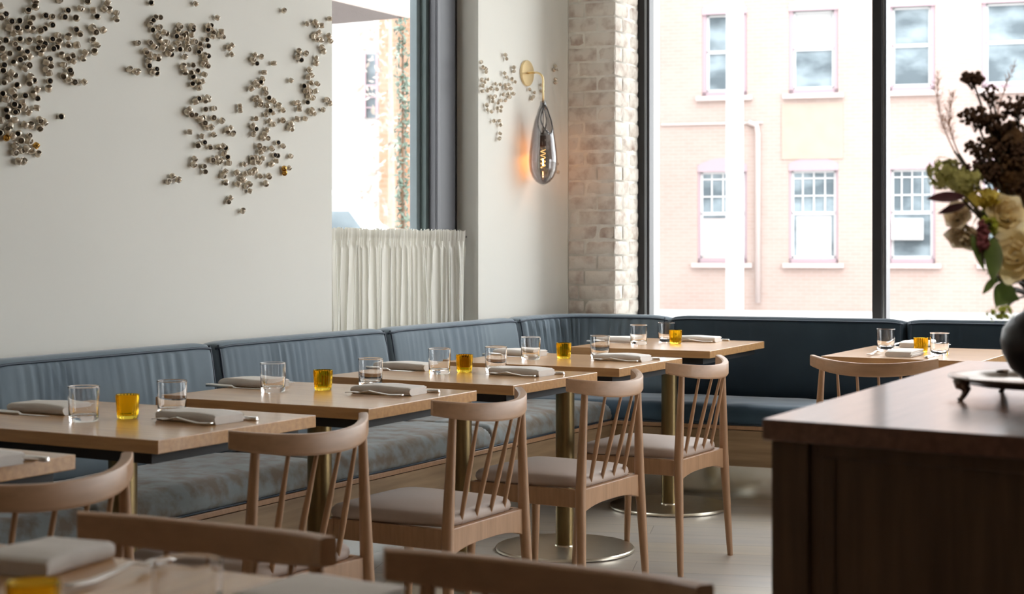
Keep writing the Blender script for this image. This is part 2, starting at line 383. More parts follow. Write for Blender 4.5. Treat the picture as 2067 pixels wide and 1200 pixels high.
# ---------------------------------------------------------------- outdoors
pave = basic('pavement', (186,184,182), .9, var=.05, scale=2)
asph = basic('asphalt', (150,150,150), .9, var=.05, scale=3)
mb = MB(); mb.box((5, 60, -.22), (160, 140, .1)); 
o = mb.build('pavement', pave); struct(o)
br_pink = None
def facade_mat(name, c1, c2, mort):
    m, nt, b, nn, lk = newmat(name)
    tc = nn('ShaderNodeTexCoord'); mp = nn('ShaderNodeMapping'); mp.inputs['Rotation'].default_value = (R(90), 0, 0)
    lk(tc.outputs['Object'], mp.inputs[0])
    br = nn('ShaderNodeTexBrick'); br.inputs['Scale'].default_value = 1; br.inputs['Brick Width'].default_value = .23
    br.inputs['Row Height'].default_value = .078; br.inputs['Mortar Size'].default_value = .006
    br.inputs['Color1'].default_value = lin(c1)+(1,); br.inputs['Color2'].default_value = lin(c2)+(1,); br.inputs['Mortar'].default_value = lin(mort)+(1,)
    lk(mp.outputs[0], br.inputs['Vector'])
    n = nn('ShaderNodeTexNoise'); n.inputs['Scale'].default_value = .6; n.inputs['Detail'].default_value = 5; lk(tc.outputs['Object'], n.inputs['Vector'])
    mx = nn('ShaderNodeMixRGB'); mx.blend_type = 'MIX'; r = nn('ShaderNodeValToRGB'); r.color_ramp.elements[0].position = .4; r.color_ramp.elements[1].position = .75
    r.color_ramp.elements[1].color = (.35,.35,.35,1)
    lk(n.outputs['Fac'], r.inputs[0]); lk(r.outputs[0], mx.inputs[0]); lk(br.outputs[0], mx.inputs[1]); mx.inputs[2].default_value = lin((170,157,150))+(1,)
    lk(mx.outputs[0], b.inputs['Base Color']); setin(b, 'Roughness', .9); return m
M['pinkbrick'] = facade_mat('pale_pink_brick', (158,138,130), (153,133,125), (160,148,142))
M['mauve'] = basic('mauve_trim', (156,136,142), .8)
M['stone'] = basic('pale_stone', (176,162,158), .85)
M['whitepaint'] = basic('white_sash', (190,190,190), .7)
M['winglass'] = basic('painted_reflection_glass', (84,94,100), .45, rgb2=(132,144,150), scale=.9, stretch=(1,1,2), contrast=(.4,.6), spec=.25)  # two-tone blotches paint reflections into the pane colour
M['pole_paint'] = basic('pole_paint', (158,158,160), .7)
M['blind'] = basic('white_blind', (170,170,170), .8)
DB = 35.0; SB = DB/F
TB = R(16); X3 = Vector((math.cos(TB), -math.sin(TB), 0)); Y3 = Vector((math.sin(TB), math.cos(TB), 0))
org = Vector((0, DB, 0)); bld = empty('brick_building', org, -TB)
tag(bld, 'pale pink brick building with arched windows across the street', 'building')
MB0 = org.dot(Y3)
def uv(x, y):      # pixel -> local (u, z) on facade plane
    k = (x-CX)/F; d = MB0/(Y3.x*k+Y3.y); p = Vector((k*d, d, 0)); return (p-org).dot(X3), H-(y-HY)*d/F
uL = uv(1330, 300)[0]; uR = uv(2500, 300)[0]
wins = [(1417, 1508, 22, 190), (1592, 1692, 8, 188), (1792, 1888, -8, 168), (1981, 2090, -22, 160),
        (1408, 1508, 334, 530), (1592, 1692, 330, 532), (1794, 1888, 326, 530), (1984, 2096, 322, 530)]
# facade as a slab with openings: build strips around windows
mb = MB()
rows = [(0, 4), (4, 8)]
def slab(u0, u1, z0, z1, y0=0.0, y1=.5):
    mb.box(((u0+u1)/2, (y0+y1)/2, (z0+z1)/2), (abs(u1-u0), y1-y0, abs(z1-z0)))
W_ = []
for (x0, x1, y0, y1) in wins:
    u0, zt = uv(x0, y0); u1, zb = uv(x1, y1); W_.append((u0, u1, zb, zt))
rowb = (W_[1][2], W_[1][3]); rowa = (W_[5][2], W_[5][3])
slab(uL, uR, -.2, rowa[0]); slab(uL, uR, rowa[1], rowb[0]); slab(uL, uR, rowb[1], 11.5)
for rw, (zb, zt) in ((W_[4:], rowa), (W_[:4], rowb)):
    u = uL
    for (a0, a1, _, _) in rw: slab(u, a0, zb, zt); u = a1
    slab(u, uR, zb, zt)
mb.box(((uL+uR)/2, 5, 5.6), (uR-uL, 9, 11.6))
mb.build('wall', M['pinkbrick'], bld)
for i, (a0, a1, zb, zt) in enumerate(W_):
    zb, zt = (rowb if i < 4 else rowa); w_ = a1-a0; fw = .09 if i < 4 else .05
    f = MB()
    for c, s in (((a0+fw/2, .12, (zb+zt)/2), (fw,.16,zt-zb)), ((a1-fw/2, .12, (zb+zt)/2), (fw,.16,zt-zb)), (((a0+a1)/2,.12,zb+.05),(w_,.16,.1)), (((a0+a1)/2,.12,zt-.08),(w_,.16,.16))): f.box(c, s)
    # arched head
    arc = [(a0+w_*t/12, zt-.015+.15*math.sin(math.pi*t/12)**.9) for t in range(13)]
    vs = [Vector((u, y, z)) for y in (-.012, .2) for (u, z) in arc+[(a1, zt-.16), (a0, zt-.16)]]
    n_ = 15; f.add(vs, [tuple(range(n_)), tuple(range(2*n_-1, n_-1, -1))]+[(j, (j+1)%n_, n_+(j+1)%n_, n_+j) for j in range(n_)])
    wo = f.build('window', M['mauve'], bld)
    s_ = MB(); s_.box(((a0+a1)/2, -.02, zb-.05), (w_+.24, .2, .1)); s_.build('sill', M['stone'], wo)
    g = MB(); g.box(((a0+a1)/2, .17, (zb+zt)/2), (w_-2*fw, .02, zt-zb-.1)); g.build('pane', M['winglass'], wo)
    r_ = MB(); zm = (zb+zt)/2
    r_.box(((a0+a1)/2, .14, zm), (w_-2*fw, .04, .07))
    for uu in (a0+fw+.025, a1-fw-.025): r_.box((uu, .14, zm), (.05, .04, zt-zb-.2))
    r_.box(((a0+a1)/2, .14, zb+.13), (w_-2*fw, .04, .06)); r_.box(((a0+a1)/2, .14, zt-.18), (w_-2*fw, .04, .05))
    if i >= 4:
        for q in range(1, 4): r_.box((a0+fw+(w_-2*fw)*q/4, .145, zm+(zt-zm)*.5-.05), (.03, .03, (zt-zm)-.1))
        for q in (.35, .7): r_.box(((a0+a1)/2, .145, zm+(zt-zm)*q), (w_-2*fw, .03, .03))
    r_.build('sash', M['whitepaint'], wo)
    if i in (1, 5):
        bl = MB(); bl.box(((a0+a1)/2, .155, (zm+zt)/2-.06) if i == 1 else ((a0+a1)/2, .155, (zb+zm)/2+.02), (w_-.3, .01, (zt-zb)/2-.14))
        bl.build('blind', M['blind'], wo)
    if i == 6:
        bl = MB(); bl.box((a0+.38, .0, zb+.72), (.66, .3, .46)); bl.build('air_conditioner', M['blind'], wo, bevel=.02)
    if i == 4:
        bl = MB(); bl.box(((a0+a1)/2, .13, (zb+zm)/2-.05), (w_-.2, .06, (zm-zb)*.9)); bl.build('infill_panel', M['stone'], wo)
# horizontal string course and patch, downpipe
mb = MB(); ua, za = uv(1335, 252); ub, _ = uv(1540, 252); mb.box(((ua+ub)/2, -.02, za), (ub-ua, .06, .05)); mb.build('cable_conduit', M['stone'], bld)
mb = MB(); ua, zt_ = uv(1578, 205); ub, zb_ = uv(1702, 325); mb.box(((ua+ub)/2, -.008, (zt_+zb_)/2), (ub-ua, .03, zt_-zb_-.1)); mb.build('render_patch', basic('render_patch', (158,141,129), .9, var=.05, scale=3), bld)
mb = MB(); ua, zt_ = uv(1531, 252); mb.tube([(ua-.2, -.1, zt_+.05), (ua-.03, -.12, zt_-.02), (ua, -.12, zt_-.2), (ua, -.12, 0)], .055); mb.build('downpipe', M['stone'], bld, smooth=True)
# street pole
p = at(1483, 632, -.17); p = Vector(((1483-CX)/F*22, 22, -.17))
mb = MB(); mb.lathe([(.13, 0), (.125, 4), (.12, 9)], 20); mb.cur = 0
o = mb.build('street_pole', M['pole_paint'], smooth=True); sharp(o); o.location = p
tag(o, 'tall white street pole standing outside the large window', 'pole')
mb = MB(); mb.lathe([(.15, 0), (.15, .42), (.13, .45)], 20); mb.build('pole_collar', M['stone'], o, smooth=True)
# building seen beyond the side window
bl2 = empty('street_building', Vector((-2.9, 27, 0)), R(-8))
tag(bl2, 'white rendered street building seen through the side window', 'building')
mb = MB(); mb.box((-.6, 3, 5), (3.7, 6, 10.6)); mb.build('wall', basic('white_render', (158,154,152), .85), bl2)
mb = MB(); mb.box((.58, -.03, 4.0), (.05, .12, 1.15)); mb.box((.36, -.03, 4.0), (.04, .1, 1.1)); mb.box((.47, -.03, 4.0), (.24, .08, .04)); mb.box((.47, -.03, 3.62), (.22, .08, .02)); mb.box((.47, -.03, 3.8), (.22, .08, .02)); wo = mb.build('window', M['mauve'], bl2)
mb = MB(); mb.box((.47, .0, 4.0), (.24, .04, 1.1)); mb.build('pane', M['winglass'], wo)
bl3 = empty('corner_building', Vector((-1.74, 24, 0)), R(-8))
tag(bl3, 'orange brick building behind the pale tree, through side window', 'building')
mb = MB(); mb.box((.15, 1.1, 5), (.95, 2.2, 10.6)); mb.build('wall', facade_mat('orange_brick', (140,98,72), (132,90,64), (142,116,98)), bl3)
mb = MB(); mb.box((.15, -.04, 5.35), (1.0, .1, .08)); mb.build('string_course', M['stone'], bl3)
# pale flowering tree
def leafcloud(mb, c, rad, n, s, rnd):
    for _ in range(n):
        v = Vector((rnd.gauss(0,1), rnd.gauss(0,1), rnd.gauss(0,1))).normalized()*rnd.random()**.4
        p = c+Vector((v.x*rad[0], v.y*rad[1], v.z*rad[2])); d = Vector((rnd.gauss(0,1), rnd.gauss(0,1), rnd.gauss(0,1))).normalized()
        e = d.orthogonal().normalized(); sz = s*rnd.uniform(.6, 1.3)
        mb.add([p-d*sz, p+e*sz*.5, p+d*sz, p-e*sz*.5], [(0,1,2,3)])
rt = random.Random(11)
tr = empty('street_tree', Vector((-1.62, 20.5, -.17))); tag(tr, 'pale leaved street tree outside the side window', 'tree')
mb = MB(); mb.tube([(0,0,0),(.03,0,2),(0,.05,4.6)], [.07,.05,.02], 8); mb.build('trunk', basic('bark', (150,130,115), .9, var=.2, scale=10), tr, smooth=True)
mb = MB()
for z_ in range(9): leafcloud(mb, Vector((rt.uniform(-.35,.1), 0, 1.3+z_*.42)), (.30,.3,.3), 34, .055, rt)
mb.build('foliage', basic('pale_leaves', (150,138,128), .8), tr)
# slim tree added to stand in for foliage reflected in the glass edge
ev = empty('reflected_foliage_tree', Vector((-.93, 13.2, -.17))); tag(ev, 'slim dark green tree standing in for reflected foliage at side window edge', 'tree')
mb = MB(); mb.tube([(0,0,0),(0,0,3.2)], [.03,.01], 6); mb.build('trunk', M['walnut'], ev)
mb = MB()
for z_ in range(14): leafcloud(mb, Vector((rt.uniform(-.02,.02), 0, .8+z_*.2)), (.07,.07,.14), 60, .028, rt)
mb.build('foliage', basic('dark_leaves', (66,84,70), .8, rgb2=(120,130,118), scale=6), ev)
# overhead canopy
cn = atd(818, 36, 9.5); ca, cnn, cz = cn.dot(A), cn.dot(N), cn.z
mb = MB(); abox(mb, ca-5, ca, cnn, cnn-3, cz, cz+.16); o = mb.build('canopy', basic('canopy_soffit', (66,50,46), .8)); tag(o, 'brown flat canopy jutting out above the side window', 'canopy')
mb = MB(); abox(mb, ca-5, ca+.02, cnn+.03, cnn, cz+.0, cz+.2); mb.build('fascia', M['stone'], o)
# parked white van, only its roof shows above the curtain
van = empty('parked_van', Vector((-2.05, 15.2, -.17)), R(20)); tag(van, 'white parked van beyond the side window curtain', 'van')
mb = MB(); body = [(-2.1,.35),(-2.1,1.2),(-1.95,1.75),(-1.5,1.9),(.5,1.9),(1.0,1.55),(1.35,1.15),(2.0,1.0),(2.1,.7),(2.1,.35)]
mb.loft([[Vector((x*.62, y, z)) for x, z in body] for y in (-.85, .85)]); mb.build('body', M['whitepaint'], van, bevel=.06, seg=3)
mb = MB()
for yy in (-.86, .86): mb.add([Vector((x*.62, yy, z)) for x, z in ((-1.7,1.3),(-1.6,1.7),(.4,1.7),(.95,1.25))], [(0,1,2,3)])
mb.build('side_glass', M['winglass'], van)
for xx in (-.85, .85):
    for yy in (-.8, .8):
        mb = MB(); mb.loft([[Vector((xx+.3*math.cos(q*math.pi/8), yy+s, .31+.3*math.sin(q*math.pi/8))) for q in range(16)] for s in (-.1,.1)]); mb.build('wheel', M['rubber'], van)

# ---------------------------------------------------------------- sheer curtain on its rod
ZR = 1.275; na = WN-.045
a0c = A1-.12; a1c = wa(936, na)
cur = empty('sheer_curtain', an((a0c+a1c)/2, na, .8)); tag(cur, 'pleated white sheer half curtain across the side window', 'curtain')
def loc(p, o): return p-Vector(o.location)
mb = MB(); nc = 900; rc = random.Random(5)
folds = []; u = 0.0
while u < 1: folds.append(u); u += rc.uniform(.028, .05)
rings = []
zs = [ .70+ (ZR-.70)*j/26 for j in range(27)]
for j, zz in enumerate(zs):
    row = []
    v = (zz-.70)/(ZR-.70)
    for i in range(nc+1):
        uu = i/nc
        off = 0
        for q, fu in enumerate(folds):
            drift = .012*math.sin(q*2.3)*(1-v)
            dd = (uu-(fu+drift))*(a1c-a0c)
            if abs(dd) < .03: off += .013*math.exp(-(dd/.0022)**2) + .004*math.exp(-(dd/.012)**2)
        if v > .88: off = off*.5 + .006*math.sin(uu*330+2*math.sin(uu*60)) - .01*max(0, 1-abs(v-.9)/.03)*.6
        row.append(loc(an(a0c+(a1c-a0c)*uu, na+off+.004*math.sin(uu*23+v*2), zz + (.004*math.sin(uu*290) if j == 26 else 0)), cur))
    rings.append(row)
mb.loft(rings, caps=False, closed=False); mb.build('fabric', M['sheer'], cur, smooth=True, fix=False)
tk_ = [(85,125),(150,113),(225,195),(300,262),(435,402),(545,522),(640,650),(765,737),(840,845),(972,1038),(1080,1030),(1165,1155),(1232,1245),(1330,1375),(1376,1357)]
m_, nt_, b_, nn_, lk_ = newmat('curtain_tuck'); setin(b_, 'Base Color', lin((250,250,244))+(1,)); setin(b_, 'Roughness', .9)
for (x0_, x1_) in tk_:
    mb = MB(); P = []
    for j in range(12):
        t = j/11; xx = 660+(x0_+(x1_-x0_)*t**.8)/5; zz = ZR-.052-(ZR-.052-.72)*t
        P.append(loc(an(on_n(xx, na+.014)[0], na+.013, zz), cur))
    mb.tube(P, .0024, 6); mb.build('tuck', m_, cur, smooth=True)
mb = MB(); mb.tube([loc(an(a0c, na-.022, ZR-.03), cur), loc(an(A2-.005, na-.022, ZR-.03), cur)], .006, 8); mb.build('rod', M['frame_char'], cur, smooth=True)

# ---------------------------------------------------------------- banquettes
RN = -3.70; RM = 7.54; DEP = .55
aC = (RM - MM.dot(N)*RN)/MM.dot(A)           # rear corner
cornerP = an(aC, RN)
fr = .30
pts = []; ns = []
def addp(p, n): pts.append(p); ns.append(n)
a_ = -1.0
while a_ < aC-fr: addp(an(a_, RN), N.copy()); a_ += .0125
pA = an(aC-fr, RN); pB = cornerP + BB*fr
for i in range(0, 33):
    t = i/32; p = pA*(1-t)**2+cornerP*(2*t*(1-t))+pB*t*t
    nn_ = (N*(1-t)+(-MM)*t).normalized(); addp(p, nn_)
s_ = fr+.0125
while s_ < 4.6: addp(cornerP+BB*s_, -MM); s_ += .0125
cum = [0]
for i in range(1, len(pts)): cum.append(cum[-1]+(pts[i]-pts[i-1]).length)
def idx_px(x, z=.853):
    best = min(range(len(pts)), key=lambda i: abs((pts[i]+ns[i]*.08).x/(pts[i]+ns[i]*.08).y*F+CX-x)); return best
def idx_a(a): return min(range(len(pts)), key=lambda i: abs(pts[i].dot(A)-a) if i < 700 else 99)
jo = [idx_a(-1), idx_a(-.15), idx_a(.99), idx_a(2.13), idx_px(-180) if False else idx_a(3.27), idx_px(428), idx_px(780), idx_px(1043), idx_px(1353), idx_px(1828), idx_px(1828)+100, idx_px(1828)+190]
TOP = .853
prof = [(0,.44),(0,.60),(0,.75),(0,TOP-.02),(.006,TOP-.006),(.02,TOP),(.05,TOP+.002),(.075,TOP),(.090,TOP-.010),(.098,TOP-.03),(.106,TOP-.07),(.116,TOP-.13),(.126,TOP-.2),(.136,TOP-.28),(.140,TOP-.34),(.134,.475),(.110,.452),(.06,.44)]
def back_cushion(i0, i1, parent, seed, mat, gather=0.0):
    mb = MB(); rings = []; rr = random.Random(seed)
    L0, L1 = cum[i0]+.004, cum[i1]-.004
    cents = [(rr.uniform(L0+.05, L1-.05), rr.uniform(.35, 1.0)) for _ in range(8)]
    pipe = []
    for i in range(i0, i1+1):
        L = min(max(cum[i], L0), L1); e = min(L-L0, L1-L)
        k = min(1, e/.035); k = math.sqrt(max(0, 1-(1-k)**2)); ring = []
        dip = .010*max(0, 1-e/.10)**2
        for (u, z) in prof:
            if z < .5: zz = z
            else: zz = z - dip*(z-.5)/.35
            un = u*(.55+.45*k) if u > .03 else u
            if .095 <= u and z > .47:
                v = (TOP-z)/.38
                fall = math.exp(-((v-.12)/.38)**2)
                wv = 0
                for (c_, am) in cents:
                    g = math.exp(-((L-c_)/.09)**2)
                    wv += am*g*math.sin((L-c_)*(150+50*math.sin(c_*7)) + v*1.4 + 3.2*noise.noise(Vector((L*14, c_, v*1.5))))
                un += .0036*wv*fall + gather*.008*fall*math.sin(L*150+2.2*math.sin(L*21)+v*1.3)
                un += .006*noise.noise(Vector((L*3.3, z*5, seed)))
            if k < .999: zz = .45+(zz-.45)*(1-.012*(1-k))
            ring.append(pts[i]+ns[i]*un+UP*zz)
        rings.append(ring); pipe.append(pts[i]+ns[i]*(.094*(.55+.45*k)+.001)+UP*(TOP-.014-dip))
    mb.loft(rings); o = mb.build('back_cushion', mat, parent, smooth=True); sharp(o, 60)
    mb2 = MB(); mb2.tube(pipe[1:-1], .0042, 6); mb2.build('piping', M['piping'], o, smooth=True)
    mb3 = MB(); q = 2
    for ii in (i0+2, i1-2):
        mb3 = MB(); mb3.tube([pts[ii]+ns[ii]*(u*.93+.001)+UP*z for (u, z) in prof[8:16]], .004, 6); mb3.build('seam', M['piping'], o, smooth=True)
    return o
left = empty('wall_banquette'); tag(left, 'long slate blue velvet banquette built along the left wall', 'banquette')
back = empty('window_banquette'); tag(back, 'blue velvet banquette under the large window, darkened in colour for shade', 'banquette')
for q in range(len(jo)-1):
    par = left if q < 7 else back
    if q < 3: continue
    mat = M['velvet_back'] if q <= 7 else M['velvet_shaded']
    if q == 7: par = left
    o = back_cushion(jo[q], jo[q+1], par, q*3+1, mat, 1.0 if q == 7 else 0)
    if q == 7: o['label'] = 'gathered corner cushion'
# backing board
mb = MB()
rings = [[pts[i]+UP*.0, pts[i]-ns[i]*.035+UP*.0, pts[i]-ns[i]*.035+UP*.835, pts[i]+UP*.835] for i in range(jo[3], idx_px(1300), 4)]
mb.loft(rings); mb.build('backing_board', M['oak_bench'], left)
mb = MB(); rings = [[pts[i]+UP*.0, pts[i]-ns[i]*.035+UP*.0, pts[i]-ns[i]*.035+UP*.835, pts[i]+UP*.835] for i in range(idx_px(1300)+1, len(pts), 6)]
mb.loft(rings); mb.build('backing_board', M['oak_bench'], back)
# seats
FN = RN+DEP; FM = RM-DEP
aF = (FM - MM.dot(N)*FN)/MM.dot(A); fc = an(aF, FN)      # inner front corner
def seat_cushion(p00, p10, p11, p01, parent, mat, seed):
    """p00,p10 front edge; p01,p11 rear edge"""
    nu, nv = 56, 30; mb = MB(); z0, z1 = .374, .460
    top = []
    def P(u, v): return (p00*(1-u)+p10*u)*(1-v)+(p01*(1-u)+p11*u)*v
    lu = (p10-p00).length; lv = (p01-p00).length
    vs = []
    def rnd(t, l, r):         # edge rounding factor
        e = min(t, 1-t)*l; k = min(1, e/r); return math.sqrt(max(0, 1-(1-k)**2))
    for j in range(nv+1):
        for i in range(nu+1):
            u = .5-.5*math.cos(math.pi*i/nu); v = .5-.5*math.cos(math.pi*j/nv)
            k = min(rnd(u, lu, .03), rnd(v, lv, .045))
            dome = .016*math.sin(math.pi*u)**.5*math.sin(math.pi*v)**.5
            nz = .005*noise.noise(Vector((u*lu*9, v*lv*9, seed)))+.0025*noise.noise(Vector((u*lu*30, v*lv*14, seed+3)))
            vs.append(P(u, v)+UP*(z0+.030+(z1-z0-.030)*k+dome*k+nz*k))
    mb.add(vs, [(j*(nu+1)+i, j*(nu+1)+i+1, (j+1)*(nu+1)+i+1, (j+1)*(nu+1)+i) for j in range(nv) for i in range(nu)])
    # skirt
    per = [i for i in range(nu+1)]+[j*(nu+1)+nu for j in range(1, nv+1)]+[nv*(nu+1)+i for i in range(nu-1, -1, -1)]+[j*(nu+1) for j in range(nv-1, 0, -1)]
    cen = (p00+p10+p11+p01)/4
    r1 = [Vector(vs[q]) for q in per]
    def infl(p, z, k):
        d = (p-cen); d.z = 0; return Vector((p.x, p.y, z))+d.normalized()*k
    rings = [r1, [infl(p, .39+.006, .004) for p in r1], [infl(p, .376, -.004) for p in r1]]
    mb.loft(rings, caps=False); mb.add(rings[-1], [tuple(range(len(r1)))])
    b = mb.build('seat_cushion', mat, parent, smooth=True)
    bmx = bmesh.new(); bmx.from_mesh(b.data); bmesh.ops.remove_doubles(bmx, verts=bmx.verts, dist=.0005); bmesh.ops.recalc_face_normals(bmx, faces=bmx.faces); bmx.to_mesh(b.data); bmx.free()
    mb2 = MB(); mb2.tube([infl(Vector(vs[q]), .378, .003) for q in per]+[infl(Vector(vs[per[0]]), .378, .003)], .0035, 6); mb2.build('piping', M['piping'], b, smooth=True)
    return b
ja = [2.15, 3.27, 4.39, 5.51, None]
g = .003
for q in range(4):
    a0_ = ja[q]+g; a1_ = (ja[q+1]-g) if ja[q+1] else None
    if a1_: seat_cushion(an(a0_, FN), an(a1_, FN), an(a1_, RN+.07), an(a0_, RN+.07), left, M['velvet_seat'], q)
    else:
        rl = (FM - MM.dot(N)*(RN+.07))/MM.dot(A)
        seat_cushion(an(a0_, FN), an(aF-g, FN), an(rl-g, RN+.07), an(a0_, RN+.07), left, M['velvet_seat'], q)
rl = (FM - MM.dot(N)*(RN+.07))/MM.dot(A); fl0 = an(rl+g, RN+.07)
cs = fc.dot(BB)
seats = [cs, cs+1.35, cs+2.7, cs+4.0]
rearS = lambda s: bm_(s, RM-.07)
aR = (RM-.07 - MM.dot(N)*(RN+.07))/MM.dot(A)
seat_cushion(fl0, bm_(seats[1]-g, FM), rearS(seats[1]-g), an(aR, RN+.07), back, M['velvet_seat_shaded'], 8)
for q in (1, 2): seat_cushion(bm_(seats[q]+g, FM), bm_(seats[q+1]-g, FM), rearS(seats[q+1]-g), rearS(seats[q]+g), back, M['velvet_seat_shaded'], 9+q)
# wooden fascia with its bright top bead, then the recessed steel kick plate
def fascia(parent, f0, f1, inn):
    d = (f1-f0).normalized()
    mb = MB(); mb.prism([f0, f1, f1+inn*.02, f0+inn*.02], .19, .352); mb.build('fascia', M['oak_bench'], parent)
    mb = MB(); mb.prism([f0-inn*.008, f1-inn*.008, f1+inn*.45, f0+inn*.45], .356, .374); mb.build('top_bead', M['ash'], parent, bevel=.003)
    mb = MB(); mb.prism([f0+inn*.02, f1+inn*.02, f1+inn*.45, f0+inn*.45], .185, .195); mb.build('bench_bottom', M['oak_bench'], parent)
    mb = MB(); mb.prism([f0+inn*.25, f1+inn*.25, f1+inn*.27, f0+inn*.27], 0, .186); mb.build('kick_plate', M['kick'], parent)
fascia(left, an(1.0, FN), fc, -N)
fascia(back, fc, bm_(cs+4.0, FM), MM)

# ---------------------------------------------------------------- tables
THK = .032
def table(name_label, cen, ang, la, ln):
    t = empty('dining_table', (cen.x, cen.y, 0), ang); tag(t, name_label, 'table', 'square pedestal dining tables')
    mb = MB(); mb.box((0,0,.75-THK/2), (la, ln, THK)); mb.build('tabletop', M['oak'], t, bevel=.002, seg=2)
    mb = MB(); mb.box((0,0,.75-THK-.014), (la-.05, ln-.08, .028)); mb.build('support_plate', M['black_plate'], t)
    mb = MB(); mb.lathe([(.037,.016),(.037,.70)], 28); sharp(mb.build('column', M['brass'], t, smooth=True))
    mb = MB(); mb.lathe([(.274,.004),(.274,.011),(.270,.015),(.04,.017),(.0385,.022)], 72); b = sharp(mb.build('base_disc', M['disc'], t, smooth=True), 40)
    mb = MB(); mb.lathe([(.262,0),(.262,.004)], 64); mb.build('rubber_foot', M['rubber'], b)
    return t
def corner_table(label, Fp, Rp, depth, extra=0.0, flen=None):
    """Fp, Rp: pixels of the near and far corners of the edge facing the aisle"""
    f = at(Fp[0], Fp[1], .75); r = at(Rp[0], Rp[1], .75)
    d = (r-f).normalized(); L = flen or (r-f).length; inn = Vector((-d.y, d.x, 0))
    c = f + d*(L/2) + inn*(depth/2)
    return table(label, c, math.atan2(d.y, d.x), L, depth), f, d, inn, c
TA = {}
TA[2] = corner_table('second oak pedestal table from the left along the blue wall banquette', (318.5, 890), (640, 838.3), .78, flen=.615)
TA[3] = corner_table('third oak pedestal table from the left along the blue wall banquette', (744, 826), (966.7, 788.3), .75, flen=.615)
TA[4] = corner_table('fourth oak pedestal table from the left along the blue wall banquette', (1036, 779), (1202.5, 752.6), .76, flen=.61)
TA[5] = corner_table('fifth oak pedestal table, last but one before the banquette corner', (1250, 744.5), (1376.7, 723.3), .745, flen=.615)
TA[6] = corner_table('oak pedestal table filling the banquette corner by the brick pier', (1433, 709.4), (1545.8, 689), .66, flen=.775)
f2 = TA[2][1]; d2 = TA[2][2]; i2 = TA[2][3]
r1 = at(153, 918, .75); c1 = r1 - d2*.3075 + i2*.375
TA[1] = (table('first oak pedestal table, cut off by the left edge of the photo', c1, math.atan2(d2.y, d2.x), .615, .75), None, d2, i2, c1)
# table under the right part of the window
nl = at(1652, 719.0, .75); d7 = A.copy(); c7 = nl + d7*.385 + N*.33
TA[7] = (table('oak pedestal table at the window banquette, half behind the dark counter', c7, math.atan2(d7.y, d7.x), .77, .64), nl, d7, -N, c7)
# nearest, blurred table (two-top, its far edge crosses the lower left corner)
fe0 = at(0, 1098, .75); fe1 = at(700, 1183, .75); dn = (fe1-fe0).normalized(); inn0 = Vector((dn.y, -dn.x, 0))
cn0 = fe1 + dn*.06 - dn*.62 + inn0*.33
TA[0] = (table('nearest oak table, blurred in the lower left foreground', cn0, math.atan2(dn.y, dn.x), 1.24, .66), None, dn, inn0, cn0)

